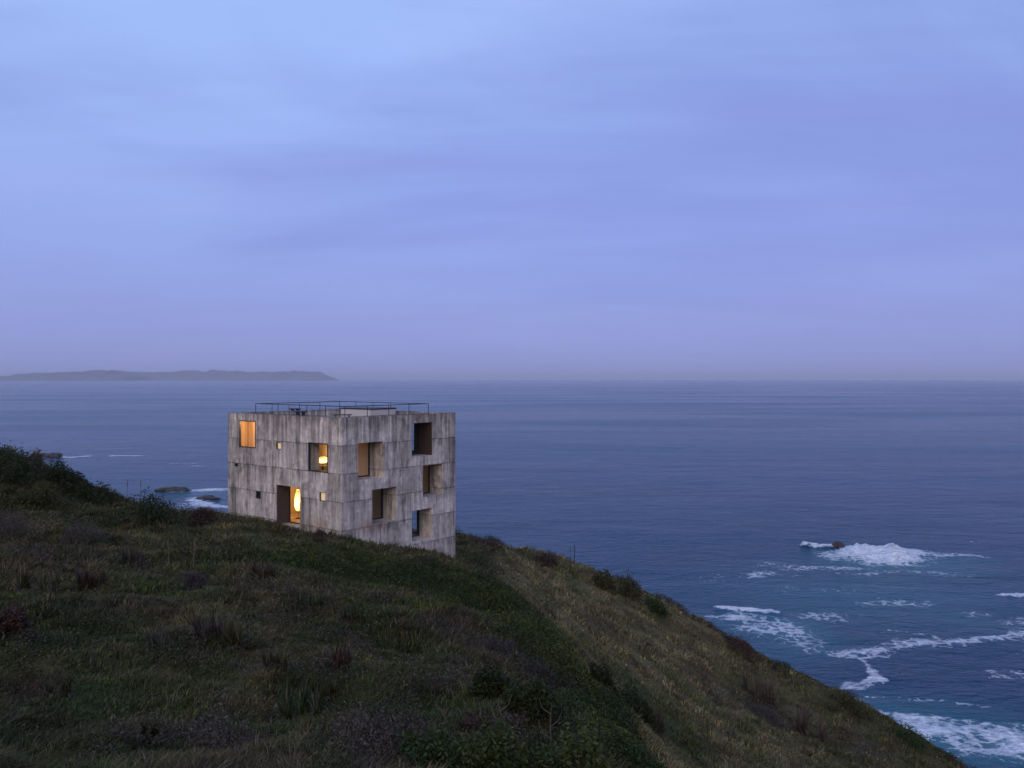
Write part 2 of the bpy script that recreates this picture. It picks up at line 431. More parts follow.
def glass_mat():
    m, nt = new_mat('window_glass'); g = N(nt)
    out = g.n('ShaderNodeOutputMaterial'); t = g.n('ShaderNodeBsdfTransparent'); gl = g.n('ShaderNodeBsdfGlossy')
    tc = g.n('ShaderNodeTexCoord')
    t.inputs[0].default_value = (.93, .95, .94, 1)
    g.l(g.mapr(g.noise(tc.outputs['Object'], 3.0, 3), .3, .7, .005, .03), gl.inputs['Roughness'])
    ge = g.n('ShaderNodeNewGeometry'); dt = g.n('ShaderNodeVectorMath', operation='DOT_PRODUCT')
    g.l(ge.outputs['Incoming'], dt.inputs[0]); g.l(ge.outputs['True Normal'], dt.inputs[1])
    fac = g.math('MULTIPLY_ADD', g.math('POWER', g.math('SUBTRACT', 1.0, g.math('ABSOLUTE', dt.outputs['Value'])), 5.0), .92, .07)
    ms = g.n('ShaderNodeMixShader'); g.l(fac, ms.inputs[0]); g.l(t.outputs[0], ms.inputs[1]); g.l(gl.outputs[0], ms.inputs[2])
    g.l(ms.outputs[0], out.inputs[0])
    return m
M_GLASS = glass_mat()

def rock_mat():
    m, nt = new_mat('wet_dark_rock'); g = N(nt)
    out = g.n('ShaderNodeOutputMaterial'); p = g.n('ShaderNodeBsdfPrincipled'); g.l(p.outputs[0], out.inputs[0])
    tc = g.n('ShaderNodeTexCoord'); nz = g.noise(tc.outputs['Object'], .8, 6, .65)
    g.l(g.mix(nz, (.016,.012,.010), (.058,.042,.034)), p.inputs['Base Color']); p.inputs['Roughness'].default_value = .55
    bp = g.n('ShaderNodeBump'); bp.inputs['Distance'].default_value = .5; g.l(nz, bp.inputs['Height']); g.l(bp.outputs[0], p.inputs['Normal'])
    return m
M_ROCK = rock_mat()

# ------------------------------------------------------------------ hillside
ny, nx = XX.shape
idx = np.arange(ny*nx).reshape(ny, nx)
q = np.stack([idx[:-1, :-1], idx[:-1, 1:], idx[1:, 1:], idx[1:, :-1]], -1).reshape(-1, 4)
hill = np_mesh('hillside', np.c_[XX.ravel(), YY.ravel(), HH_.ravel()], q.ravel(), np.arange(len(q))*4, np.full(len(q), 4), ground_mat(),
               colors=albedo(XX, YY).reshape(-1, 3)*.62, smooth=True)
tag(hill, kind='structure')

# ------------------------------------------------------------------ grass (one object, nobody could count it)
def project(x, y, z):
    return 512+F*x/y, HOR-F*(z-EYE)/y
def in_house(x, y, m=.12):
    a = (x-BX)*HV[0]+(y-BY)*HV[1]; b = (x-BX)*HU[0]+(y-BY)*HU[1]
    return (a > -m) & (a < HW+m) & (b > -m) & (b < HD+m)
def sample_clumps(n):
    # even over the picture: density falls with the square of the distance
    u = rng.random(n); Y = 8.0*(105/8.0)**u
    px = rng.uniform(-90, 1110, n); X = (px-512)/F*Y
    z = gh(X, Y); p, py = project(X, Y, z)
    slope_ok = (py < 850) & (py > 400) & ~in_house(X, Y) & (z > 6)
    return X[slope_ok], Y[slope_ok]
def grass(n_clumps, per):
    cx, cy = sample_clumps(n_clumps)
    n = len(cx)
    cl = np.repeat(np.arange(n), per)
    cxr, cyr = cx[cl], cy[cl]
    sp = .035+.0034*cyr
    spiky = (rng.random(n) < .065)[cl]
    ang = rng.uniform(0, 2*np.pi, len(cl)); rad = np.sqrt(rng.random(len(cl)))*sp*1.8
    x = cxr+np.cos(ang)*rad; y = cyr+np.sin(ang)*rad
    z = gh(x, y)-.03
    big = fbm(x*.45, y*.45, 3, 71); f = far_side(x, y); b = band_amt(x, y)
    clh = rng.uniform(.55, 1.35, n)[cl]
    h = (.16+.22*sstep(.35, .75, big))*clh*(1-.35*b)*(.36+.0145*np.clip(y, 0, 60))*rng.uniform(.6, 1.25, len(cl))*np.where(spiky, 1.35, 1.0)
    w = (.0026+.00040*y)*rng.uniform(.7, 1.4, len(cl))
    # lean: away from the tuft centre, downhill and with the wind
    e = .6; gxx = (gh(x+e, y)-gh(x-e, y))/(2*e); gyy = (gh(x, y+e)-gh(x, y-e))/(2*e); gl = np.hypot(gxx, gyy)+1e-3
    lx_ = np.cos(ang)*.85-gxx/gl*.30+.12; ly_ = np.sin(ang)*.85-gyy/gl*.30
    lean = rng.uniform(.35, 1.15, len(cl))
    lx_ *= lean; ly_ *= lean
    az = rng.uniform(0, 2*np.pi, len(cl)); wx = np.cos(az)*w; wy = np.sin(az)*w
    m1 = .5; P = np.zeros((len(cl), 5, 3))
    up = 1/np.sqrt(1+lean**2*.5)
    P[:, 0] = np.c_[x-wx, y-wy, z]; P[:, 1] = np.c_[x+wx, y+wy, z]
    P[:, 2] = np.c_[x+wx*.8+lx_*h*.3, y+wy*.8+ly_*h*.3, z+h*up*.62]
    P[:, 3] = np.c_[x-wx*.8+lx_*h*.3, y-wy*.8+ly_*h*.3, z+h*up*.62]
    P[:, 4] = np.c_[x+lx_*h*.95, y+ly_*h*.95, z+h*up*(1.05-.25*lean)]
    c = albedo(cxr, cyr)
    v = rng.uniform(.38, 1.75, (n, 1))[cl]*rng.uniform(.5, 1.5, (len(cl), 1))
    c = c*v
    dry = (rng.random(n)[cl] < .16)[:, None]
    c = np.where(dry, c*.45+np.array([.11, .095, .066])*.6, c)
    c *= np.array([1, 1, 1])+rng.uniform(-.14, .14, (n, 3))[cl]
    pale = (rng.random(len(cl)) < np.where(spiky, .34, .034))[:, None]
    c = np.where(pale, np.array([.17, .14, .098])*rng.uniform(.6, 1.2, (len(cl), 1)), c)
    c5 = np.repeat(c, 5, axis=0)
    k = np.arange(len(cl))*5
    fl = np.stack([k, k+1, k+2, k+3, k+3, k+2, k+4], -1).ravel()
    st = np.stack([np.arange(len(cl))*7, np.arange(len(cl))*7+4], -1).ravel()
    to = np.tile([4, 3], len(cl))
    o = np_mesh('grass', P.reshape(-1, 3), fl, st, to, M_VEG, colors=c5)
    tag(o, 'low rough grass matted over the whole dark hillside', 'grass', kind='stuff')
    return o
grass(66000, 15)

# low leafy scrub that covers the crest in front of the house as one mass
def leaf_quads(cx, cy, cz, nrm_up, size, aspect=.45):
    n = len(cx)
    a = rng.uniform(0, 2*np.pi, n); t = rng.uniform(-.9, .9, n)
    d = np.c_[np.cos(a)*np.cos(t), np.sin(a)*np.cos(t), np.sin(t)+nrm_up]; d /= np.linalg.norm(d, axis=1)[:, None]
    r = rng.normal(size=(n, 3)); sd = np.cross(d, r); sd /= np.linalg.norm(sd, axis=1)[:, None]+1e-6
    c = np.c_[cx, cy, cz]; L = (size*rng.uniform(.7, 1.35, n))[:, None]
    V = np.stack([c-d*L*.5, c+sd*L*aspect*.5-d*L*.05, c+d*L*.5, c-sd*L*aspect*.5-d*L*.05], 1)
    return V
def scrub():
    u = rng.random(60000); Y = 11*(60/11)**u; px = rng.uniform(250, 680, len(u)); X = (px-512)/F*Y
    b = band_amt(X, Y); keep = (rng.random(len(u)) < b*1.1) & ~in_house(X, Y, .3) & (b > .12)
    X, Y, b = X[keep], Y[keep], b[keep]
    lump = sstep(.3, .8, fbm(X*.9, Y*.9, 3, 91))
    hgt = (.08+.5*lump)*b
    k = 7
    xx = np.repeat(X, k)+rng.normal(0, .10, len(X)*k); yy = np.repeat(Y, k)+rng.normal(0, .10, len(X)*k)
    zz = gh(xx, yy)+np.repeat(hgt, k)*rng.uniform(.15, 1, len(xx))
    V = leaf_quads(xx, yy, zz, .5, .045+.0016*yy)
    gmix = np.clip(fbm(xx*.5, yy*.5, 3, 93)*2-.5, 0, 1)[:, None]
    c = (np.array([.025, .036, .010])*(1-gmix)+np.array([.058, .068, .014])*gmix)*np.where(yy < 32, 1.15, 1.0)[:, None]*rng.uniform(.5, 1.5, (len(xx), 1))
    hi = (rng.random(len(xx)) < .10)[:, None]; c = np.where(hi, c*1.5+np.array([.012, .016, .004]), c)
    o = quads_np(V, c, 'scrub_cover', M_LEAF)
    tag(o, 'dense dark green low scrub over the crest below the concrete house', 'scrub', kind='stuff')
scrub()
def rim_scrub():
    RIM = [((px-512)/F*Y*S, Y*S) for px, Y in ((456,68),(500,70),(573,73),(640,73),(700,72),(740,71),(800,69),(860,67),(910,65),(970,62),(1010,60))]
    n = 9000
    k = rng.integers(0, len(RIM)-1, n); t = rng.random(n); R0 = np.array(RIM)
    X = R0[k, 0]+(R0[k+1, 0]-R0[k, 0])*t+rng.normal(0, 1.3, n); Y = R0[k, 1]+(R0[k+1, 1]-R0[k, 1])*t+rng.normal(0, 1.3, n)-.8
    lump = sstep(.42, .75, fbm(X*.5, Y*.5, 3, 191)); keep = rng.random(n) < .15+lump; X, Y, lump = X[keep], Y[keep], lump[keep]
    m = 6; xx = np.repeat(X, m)+rng.normal(0, .14, len(X)*m); yy = np.repeat(Y, m)+rng.normal(0, .14, len(X)*m)
    z = gh(xx, yy)+np.repeat(.12+.75*lump, m)*rng.uniform(.05, 1, len(xx))
    V = leaf_quads(xx, yy, z, .5, .15*np.ones(len(xx)))
    g_ = fbm(xx*.3, yy*.3, 3, 195)[:, None]
    c = np.where(g_ > .55, np.array([.062, .040, .026]), np.where(g_ > .44, np.array([.050, .052, .018]), np.array([.026, .034, .012])))*rng.uniform(.5, 1.5, (len(xx), 1))
    o = quads_np(V, c, 'rim_scrub', M_LEAF); tag(o, 'uneven low brown and olive scrub along the rim of the far slope', 'scrub', kind='stuff')
rim_scrub()
def ground_scrub():
    # knee-high patches of heath, dark scrub and grey dead growth scattered through the grass
    u = rng.random(90000); Y = 8.5*(88/8.5)**u; px = rng.uniform(-80, 1000, len(u)); X = (px-512)/F*Y
    n1 = fbm(X*1.05+3, Y*.8, 4, 211); n2 = fbm(X*.2+8, Y*.2, 3, 212)
    z = gh(X, Y); _, py = project(X, Y, z)
    keep = (n1 > .60) & ~in_house(X, Y, .5) & (py < 860) & (py > 420) & (z > 8) & (band_amt(X, Y) < .4)
    X, Y, n1, n2 = X[keep], Y[keep], n1[keep], n2[keep]
    k = 8; sg = .05+.0022*np.repeat(Y, k)
    xx = np.repeat(X, k)+rng.normal(0, 1, len(X)*k)*sg; yy = np.repeat(Y, k)+rng.normal(0, 1, len(X)*k)*sg
    h = .06+.55*np.clip((n1-.60)/.2, 0, 1)
    zz_ = gh(xx, yy)+np.repeat(h, k)*rng.uniform(.1, 1, len(xx))
    V = leaf_quads(xx, yy, zz_, .7, .040+.0014*yy, .32)
    m = np.repeat(fbm(X*.8+50, Y*.7, 3, 215), k)[:, None]
    c = np.where(m > .56, np.array([.082, .066, .046]), np.where(m > .51, np.array([.064, .042, .026]), np.where(m > .43, np.array([.026, .034, .011]), np.array([.048, .054, .016]))))
    c = c*rng.uniform(.5, 1.55, (len(xx), 1))
    c = np.where(rng.random((len(xx), 1)) < .05, np.array([.16, .135, .105]), c)
    o = quads_np(V, c, 'ground_scrub', M_LEAF); tag(o, 'patches of low heath and dark scrub scattered through the hillside grass', 'scrub', kind='stuff')
ground_scrub()

# ------------------------------------------------------------------ shrubs, each a thing of its own
PAL = dict(dark=((.020,.027,.008),(.038,.048,.014)), olive=((.040,.040,.013),(.078,.072,.022)), green=((.022,.042,.012),(.048,.078,.020)),
           lime=((.035,.052,.014),(.085,.105,.030)), heath=((.046,.038,.033),(.088,.072,.062)), rust=((.050,.028,.022),(.088,.052,.036)), tan=((.090,.068,.050),(.150,.112,.078)))
def shrub(name, px, py, wpx, hpx, pal, label, n=2600, group=None, cat='shrub', leaf=1.0, aspect=.45, open_=0.0, lobes=9):
    X, Y, Z = at(px, py)
    w = wpx/F*Y*.5; h = hpx/F*Y
    t = empty(name, (X, Y, Z)); tag(t, label, cat, group or 'shrubs on the hillside')
    lo, hi = (np.array(q) for q in PAL[pal])
    cs = []
    for k in range(lobes):
        a = rng.uniform(0, 2*np.pi); r = np.sqrt(rng.random())*.72
        cs.append((np.cos(a)*r*w, np.sin(a)*r*w*.8, h*rng.uniform(.22, .72)*(1-.45*r), w*rng.uniform(.28, .48), h*rng.uniform(.24, .40)))
    cs[0] = (w*rng.uniform(-.2, .2), 0, h*.62, w*.36, h*.38)
    cs = np.array(cs)
    li = rng.integers(0, lobes, n)
    d = rng.normal(size=(n, 3)); d /= np.linalg.norm(d, axis=1)[:, None]
    rr = (rng.random(n)**.45)*(1+.22*rng.normal(size=n)*.6)
    P = cs[li, :3]+d*rr[:, None]*np.c_[cs[li, 3], cs[li, 3], cs[li, 4]]
    tw = fbm(P[:, 0]*3.1+px, P[:, 2]*3.1+py, 3, 7)
    P = P[(tw > .25+open_)]; n = len(P); li = li[:n]
    gz = gh(P[:, 0]+X, P[:, 1]+Y)-Z
    P[:, 2] = np.maximum(P[:, 2], rng.uniform(0, .18, n)*h)+gz
    V = leaf_quads(P[:, 0], P[:, 1], P[:, 2], .45, (.05+.0019*Y)*leaf*np.ones(n), aspect)
    mixv = np.clip(fbm(P[:, 0]*2+px, P[:, 1]*2+P[:, 2]*2, 3, 55)*1.7-.4, 0, 1)[:, None]*.7+rng.random((n, 1))*.3
    c = (lo+(hi-lo)*mixv)*rng.uniform(.75, 1.25, (n, 1))
    quads_np(V, c, 'foliage', M_LEAF, t)
    mb = MB()
    for k in range(lobes):
        e = cs[k]
        g1 = float(gh(X+e[0], Y+e[1])-Z)
        m1 = (e[0]*.35+rng.normal()*.04*w, e[1]*.35, (e[2]+g1)*.5)
        tip = (e[0]+rng.normal()*.1*w, e[1]+rng.normal()*.1*w, e[2]+g1+e[4]*rng.uniform(.35, .8))
        mb.tube([(e[0]*.1, e[1]*.1, -.05), m1, tip], .006+.0005*Y, 5, .003+.00025*Y)
    mb.build('branches', M_WOODY, t)
    return t
SK = 'bushes along the left skyline'; RD = 'bushes along the far ridge'; FG = 'bushes at the lower edge of the slope'
shrub('skyline_bush', 12, 479, 76, 37, 'dark', 'tall dark bush at the far left end of the skyline, against the sea', 3600, SK, 'bush', lobes=12)
shrub('skyline_bush', 66, 487, 62, 26, 'dark', 'dark low bush on the left skyline right of the tall corner bush', 3000, SK, 'bush')
shrub('dry_bush', 36, 469, 26, 22, 'tan', 'pale tan dry bush rising behind the skyline near the left edge', 1200, SK, 'bush', open_=.12)
shrub('skyline_bush', 102, 503, 54, 22, 'dark', 'small dark bush on the descending left skyline beside the wide round one', 1800, SK, 'bush')
shrub('skyline_bush', 150, 524, 108, 36, 'dark', 'wide round dark green bush on the skyline midway between the frame edge and the house', 4200, SK, 'bush', lobes=13)
shrub('skyline_bush', 203, 523, 46, 15, 'rust', 'low reddish brown bush on the skyline just left of the house corner', 1600, SK, 'bush')
shrub('skyline_bush', 48, 505, 70, 24, 'olive', 'olive scrubby bush just below the skyline bushes at left', 2400, SK, 'bush')
shrub('ridge_bush', 606, 590, 30, 24, 'olive', 'rounded olive bush standing highest on the far ridge against the water', 1700, RD, 'bush')
shrub('ridge_bush', 632, 600, 36, 28, 'olive', 'wide olive bush on the far ridge right beside the highest rounded one', 1800, RD, 'bush')
shrub('ridge_bush', 658, 613, 30, 20, 'green', 'small green bush lowest of the three clustered on the far ridge', 1400, RD, 'bush')
shrub('ridge_bush', 551, 566, 44, 13, 'rust', 'low rusty brown bush on the far ridge beside the thin posts', 1300, RD, 'bush')
shrub('ridge_bush', 492, 548, 60, 8, 'rust', 'flat reddish bush on the ridge just right of the house wall', 1000, RD, 'bush')
shrub('ridge_bush', 745, 655, 46, 16, 'rust', 'reddish bush on the ridge rim above the streaky white foam', 1300, RD, 'bush')
shrub('ridge_bush', 905, 742, 60, 20, 'green', 'dark green bush on the lower ridge rim by the turquoise surf', 1500, RD, 'bush')
shrub('ridge_bush', 850, 712, 56, 18, 'olive', 'olive bush on the ridge rim below the bent white foam line', 1500, RD, 'bush')
shrub('slope_bush', 497, 703, 62, 40, 'dark', 'dark rounded bush in the hollow of the near slope, upper of the two', 3600, 'dark bushes in the slope hollow', 'bush', lobes=11)
shrub('slope_bush', 538, 722, 66, 46, 'dark', 'dark elongated bush in the hollow, lower of the two', 3600, 'dark bushes in the slope hollow', 'bush', lobes=11)
shrub('slope_bush', 606, 690, 46, 26, 'dark', 'dark bush lying across the tan far slope, upper part of its dark streak', 2200, 'dark bushes on the far slope', 'bush')
shrub('slope_bush', 634, 716, 56, 30, 'dark', 'dark bush lying across the tan far slope, lower part of its dark streak', 2400, 'dark bushes on the far slope', 'bush')
shrub('foreground_bush', 430, 776, 76, 50, 'green', 'leafy green bush at the bottom edge left of the dead twigs', 3600, FG, 'bush', lobes=12)
shrub('foreground_bush', 500, 778, 84, 62, 'lime', 'yellow green leafy bush at the bottom edge wrapped around dead twigs', 4200, FG, 'bush', lobes=13)
shrub('foreground_bush', 575, 782, 88, 58, 'lime', 'leafy bush with pale leaf tips at the bottom edge, rightmost of its row', 4200, FG, 'bush', lobes=13, leaf=1.15)
shrub('red_shrub', 470, 742, 26, 32, 'rust', 'small dark red shrub among the green bushes at the bottom', 900, FG, 'shrub')
shrub('heather_shrub', 190, 592, 50, 26, 'heath', 'purplish dry shrub under two pale stalks on the left slope', 1900, 'purple heather shrubs', open_=.05, leaf=.8, aspect=.25)
shrub('heather_shrub', 12, 540, 60, 32, 'heath', 'greyish purple heather shrub at the left edge below the skyline', 2000, 'purple heather shrubs', open_=.05, leaf=.8, aspect=.25)
shrub('heather_shrub', 85, 545, 60, 22, 'heath', 'low lilac grey heather shrub inward from the left edge one', 1600, 'purple heather shrubs', open_=.08, leaf=.8, aspect=.25)
shrub('heather_shrub', 548, 690, 70, 26, 'heath', 'bluish purple heather shrub next to the dark hollow bushes', 2200, 'purple heather shrubs', open_=.05, leaf=.8, aspect=.25)
shrub('heather_shrub', 500, 655, 60, 20, 'heath', 'lilac heather shrub below the green scrub in front of the house', 1800, 'purple heather shrubs', open_=.06, leaf=.8, aspect=.25)
shrub('red_shrub', 14, 640, 50, 36, 'rust', 'dark reddish shrub at the left edge midway down the slope', 1900, 'reddish shrubs on the slope', open_=.05)
shrub('red_shrub', 762, 722, 60, 22, 'heath', 'grey purple shrub with dead stems on the far slope', 1500, 'reddish shrubs on the slope', open_=.08, aspect=.25)

shrub('wall_foot_shrub', 322, 541, 34, 12, 'rust', 'reddish low shrub against the house wall near its front corner', 1100, 'shrubs at the foot of the house', lobes=7, leaf=.7, aspect=.3)
shrub('wall_foot_shrub', 252, 527, 40, 7, 'olive', 'low olive shrub at the foot of the house wall under the small dark window', 900, 'shrubs at the foot of the house', lobes=7, leaf=.7, aspect=.3)
shrub('wall_foot_shrub', 428, 566, 44, 11, 'dark', 'dark low shrub at the foot of the shaded house wall near its right corner', 1200, 'shrubs at the foot of the house', lobes=7, leaf=.7, aspect=.3)
# ------------------------------------------------------------------ tussocks with strap leaves
def tussock(px, py, wpx, pal, label, n=260, hgt=1.35):
    X, Y, Z = at(px, py); w = wpx/F*Y*.5
    t = empty('tussock', (X, Y, Z)); tag(t, label, 'tussock', 'strap leaved tussocks on the slope')
    lo, hi = (np.array(q) for q in PAL[pal])
    CR = [(rng.uniform(-.75, .75), rng.uniform(-.45, .45)) for _ in range(6)]
    V = []; C = []
    for k in range(n):
        a = rng.uniform(0, 2*np.pi); L = w*rng.uniform(.4, .85); el = rng.uniform(.55, 1.5)
        cr = CR[rng.integers(0, len(CR))]; b = np.array([cr[0]*w+np.cos(a+2)*w*.08, cr[1]*w+np.sin(a+2)*w*.08, -.02]); b[2] = float(gh(X+b[0], Y+b[1])-Z)-.02; ww = .005+.00042*Y
        sd = np.array([-np.sin(a), np.cos(a), 0])*ww
        pts = []
        for s_ in np.linspace(0, 1, 5):
            out = np.cos(el)*L*s_+.25*L*s_*s_; up = np.sin(el)*L*1.15*s_-.55*L*s_**2.4*np.cos(el)
            q = b+np.array([np.cos(a)*out*.8, np.sin(a)*out*.8, up*hgt/.75]); q[2] = max(q[2], float(gh(X+q[0], Y+q[1])-Z)+.01)
            pts.append(q)
        wd = [1, 1, .85, .55, .08]; col = (lo+(hi-lo)*rng.random())*rng.uniform(.6, 1.2)
        if rng.random() < .22: col = np.array([.17, .14, .10])*rng.uniform(.6, 1.1)
        for i in range(4):
            V.append(np.stack([pts[i]-sd*wd[i], pts[i]+sd*wd[i], pts[i+1]+sd*wd[i+1], pts[i+1]-sd*wd[i+1]])); C.append(col)
    quads_np(np.array(V), np.array(C), 'leaves', M_LEAF, t)
    # papery old leaves lie round the foot
    V = []; C = []
    for k in range(n//4):
        a = rng.uniform(0, 2*np.pi); L = w*rng.uniform(.3, .7); sd = np.array([-np.sin(a), np.cos(a), 0])*(.005+.0004*Y)
        cr = CR[rng.integers(0, len(CR))]; p0 = np.array([cr[0]*w, cr[1]*w, .01]); p0[2] += float(gh(X+p0[0], Y+p0[1])-Z); p1 = p0+np.array([np.cos(a)*L, np.sin(a)*L, 0]); p1[2] = float(gh(X+p1[0], Y+p1[1])-Z)+.05; pm = (p0+p1)/2+np.array([0, 0, .09*w+.04])
        V += [np.stack([p0-sd, p0+sd, pm+sd, pm-sd]), np.stack([pm-sd, pm+sd, p1+sd*.2, p1-sd*.2])]; col = np.array([.085, .070, .050])*rng.uniform(.5, 1.1); C += [col, col]
    quads_np(np.array(V), np.array(C), 'dead_leaves', M_LEAF, t)
TU = [(297,722,62,'green','lush green tussock near the bottom of the slope, largest one'),
      (322,702,34,'olive','olive tussock just behind the lush green bottom one'),
      (205,640,40,'heath','greyish tussock on the bare patch left of centre slope'),
      (232,648,44,'olive','pale tipped olive tussock beside the greyish one'),
      (160,655,36,'heath','dry grey tussock left of the pale tipped pair'),
      (40,596,40,'olive','olive tussock above the reddish left edge shrub'),
      (90,590,38,'rust','brownish tussock below the lilac heather at left'),
      (310,610,26,'green','small green tussock on the open slope below the lit doorway'),
      (352,622,26,'green','small green tussock left of the crest scrub'),
      (262,580,26,'rust','brown tussock on the slope below the small dark window'),
      (130,566,30,'heath','lilac grey tussock left of the pale stalks'),
      (335,668,36,'rust','brown tussock in the middle of the near slope'),
      (275,668,30,'olive','olive tussock left of the brown mid slope one'),
      (58,694,30,'olive','small olive tussock in the lower left of the slope'),
      (150,742,36,'olive','spiky olive tussock close to the bottom left edge'),
      (240,748,32,'heath','bluish grey tussock at the bottom edge'),
      (372,742,34,'heath','bluish grey tussock left of the leafy bottom bushes'),
      (655,735,44,'rust','rusty tussock low on the far slope'),
      (760,700,40,'tan','pale dry tussock on the rim side of the far slope'),
      (810,735,44,'tan','pale dry tussock lower on the far slope near the rim')]
for a in TU: tussock(*a)
# many small grass tufts, counted things of one group that share one label each with what stands near
# ------------------------------------------------------------------ stalks and posts
def stalk(px, py, hpx, label, bend=.1, head=True):
    X, Y, Z = at(px, py); h = hpx/F*Y
    t = empty('dry_flower_stalk', (X, Y, Z)); tag(t, label, 'stalk', 'dry stalks on the left slope')
    b = bend*h
    mb = MB(); mb.tube([(0,0,-.05),(b*.3,0,h*.4),(b,.02,h)], .006+.0003*Y, 6, .004+.00018*Y); mb.build('stem', M_STEM, t)
    if head:
        mb = MB(); r0 = .012+.0005*Y; prof = [(r0*.3, 0)]
        for k in range(1, 9): prof.append((r0*(1.0+.5*((k*7) % 3-1)*.6)*(1-k/11), h*.034*k))
        mb.lathe(prof, (b*.86, .015, h*.74), 9); mb.build('flower_head', M_STEM, t)
stalk(193, 572, 34, 'pale dry stalk rising from the purplish shrub, taller of the pair', .06)
stalk(169, 566, 26, 'pale dry stalk left of the purplish shrub, shorter of the pair', -.05)
stalk(127, 500, 20, 'thin dry stalk poking above the wide skyline bush, left one', .02)
stalk(140, 502, 25, 'thin dry stalk poking above the wide skyline bush, right one', .03)
def twig(px, py, hpx, label):
    X, Y, Z = at(px, py); h = hpx/F*Y
    o = MB(); x = y = 0; pts = [(0, 0, -.05)]; a = rng.uniform(-.5, .5)
    for k in range(1, 6):
        x += math.sin(a)*h*.14; a += rng.normal()*.35; pts.append((x, y+rng.normal()*.02*h, h*k/5))
    o.tube(pts, .009, 6, .003)
    for k in (2, 3, 4):
        p = pts[k]; s = rng.choice([-1, 1]); o.tube([p, (p[0]+s*.14*h, p[1], p[2]+.1*h), (p[0]+s*.2*h, p[1]+.03, p[2]+.26*h)], .006, 5, .002)
    ob = o.build('dead_twig', M_STEM); ob.location = (X, Y, Z)
    tag(ob, label, 'twig', 'bare twigs among the bottom bushes')
twig(508, 762, 62, 'pale bare twig standing in the bottom bushes, left of two')
twig(545, 765, 60, 'pale bare twig standing in the bottom bushes, right of two')
twig(488, 690, 22, 'short bare twig by the upper dark hollow bush')
twig(448, 728, 22, 'short bare twig left of the small dark red shrub')
M_POST = simple_mat('weathered_post', (.05, .045, .05), .9, var=.3)
def post(px, py, hpx, r, label):
    X, Y, Z = at(px, py); h = hpx/F*Y
    t = empty('fence_post', (X, Y, Z)); tag(t, label, 'post', 'thin posts on the far ridge')
    mb = MB(); mb.tube([(0,0,-.3),(.02,0,h*.5),(.03,.01,h)], r, 7, r*.85); mb.build('pole', M_POST, t)
    mb = MB(); mb.lathe([(r*.9,0),(r*1.15,.02),(r*1.15,.07),(r*.4,.09)], (.03,.01,h-.02), 8); mb.build('cap', M_POST, t)
post(574.5, 565, 19, .055, 'dark thin post standing on the far ridge against the sea')
post(570, 564, 17, .028, 'fainter slim stake just left of the dark ridge post')
post(972, 772, 12, .045, 'short dark stake at the lowest visible end of the ridge')

# ------------------------------------------------------------------ the concrete house
ANG = math.atan2(HV[1], HV[0])
house = empty('concrete_house', (BX, BY, BASEZ), ANG)
tag(house, 'cube shaped board marked concrete house on the slope with a few lit windows', 'house')
def zz(v): return HT+v*S
def rect(t0, t1, ztop, zbot): return [t0*S, t1*S, zz(zbot), zz(ztop)]
LO = dict(W1=(rect(6.16,7.48,-.33,-1.60),.10), q1=(rect(4.22,4.59,-1.24,-1.56),.22), W3=(rect(.92,2.25,-1.13,-2.38),.74),
          drain=(rect(7.60,7.77,-2.38,-2.53),.25), door=(rect(2.83,4.56,-3.16,-4.95),.95), q2=(rect(1.11,1.51,-3.23,-3.62),.22), q3=(rect(5.76,6.16,-3.57,-3.93),.22))
RO = dict(R1=(rect(.87,2.32,-1.12,-2.71),1.22), R2=(rect(4.05,5.38,-.40,-1.94),1.18), R3=(rect(4.77,6.08,-2.39,-3.86),1.16),
          R4=(rect(1.67,3.12,-3.19,-4.70),1.24), R5=(rect(4.05,5.38,-4.40,-5.81),1.18))
CO = dict(S2=(rect(2.6,5.2,-.35,-2.0),.30), S5=(rect(2.4,5.0,-4.3,-6.0),.30))
fl = lambda s, z, d: (d, s, z)          # left face, x = 0
fr = lambda s, z, d: (s, d, z)          # right face, y = 0
fc = lambda s, z, d: (HW-d, s, z)       # seaward side
fb = lambda s, z, d: (s, HD-d, z)       # back
def grid_wall(mb, fn, s0, s1, z0, z1, holes, d=0.0, flip=False, m=0):
    ss = sorted({s0, s1, *[h[0] for h in holes], *[h[1] for h in holes]}); zs = sorted({z0, z1, *[h[2] for h in holes], *[h[3] for h in holes]})
    for a, b in zip(ss[:-1], ss[1:]):
        for c, e in zip(zs[:-1], zs[1:]):
            sm, zm = (a+b)/2, (c+e)/2
            if any(h[0] < sm < h[1] and h[2] < zm < h[3] for h in holes): continue
            v = [fn(a, c, d), fn(b, c, d), fn(b, e, d), fn(a, e, d)]
            mb.quad(*(v[::-1] if flip else v), m)
def reveal(mb, fn, h, d0, d1, m=0):
    a, b, c, e = h
    mb.quad(fn(a,c,d0), fn(a,e,d0), fn(a,e,d1), fn(a,c,d1), m); mb.quad(fn(b,c,d0), fn(b,c,d1), fn(b,e,d1), fn(b,e,d0), m)
    mb.quad(fn(a,c,d0), fn(a,c,d1), fn(b,c,d1), fn(b,c,d0), m); mb.quad(fn(a,e,d0), fn(b,e,d0), fn(b,e,d1), fn(a,e,d1), m)
mb = MB()
grid_wall(mb, fl, 0, HD, 0, HT, [v[0] for v in LO.values()], flip=True)
grid_wall(mb, fr, 0, HW, 0, HT, [v[0] for v in RO.values()])
grid_wall(mb, fc, 0, HD, 0, HT, [v[0] for v in CO.values()])
grid_wall(mb, fb, 0, HW, 0, HT, [], flip=True)
for fn, D in ((fl, LO), (fr, RO), (fc, CO)):
    for k, (h, d) in D.items(): reveal(mb, fn, h, 0, d)
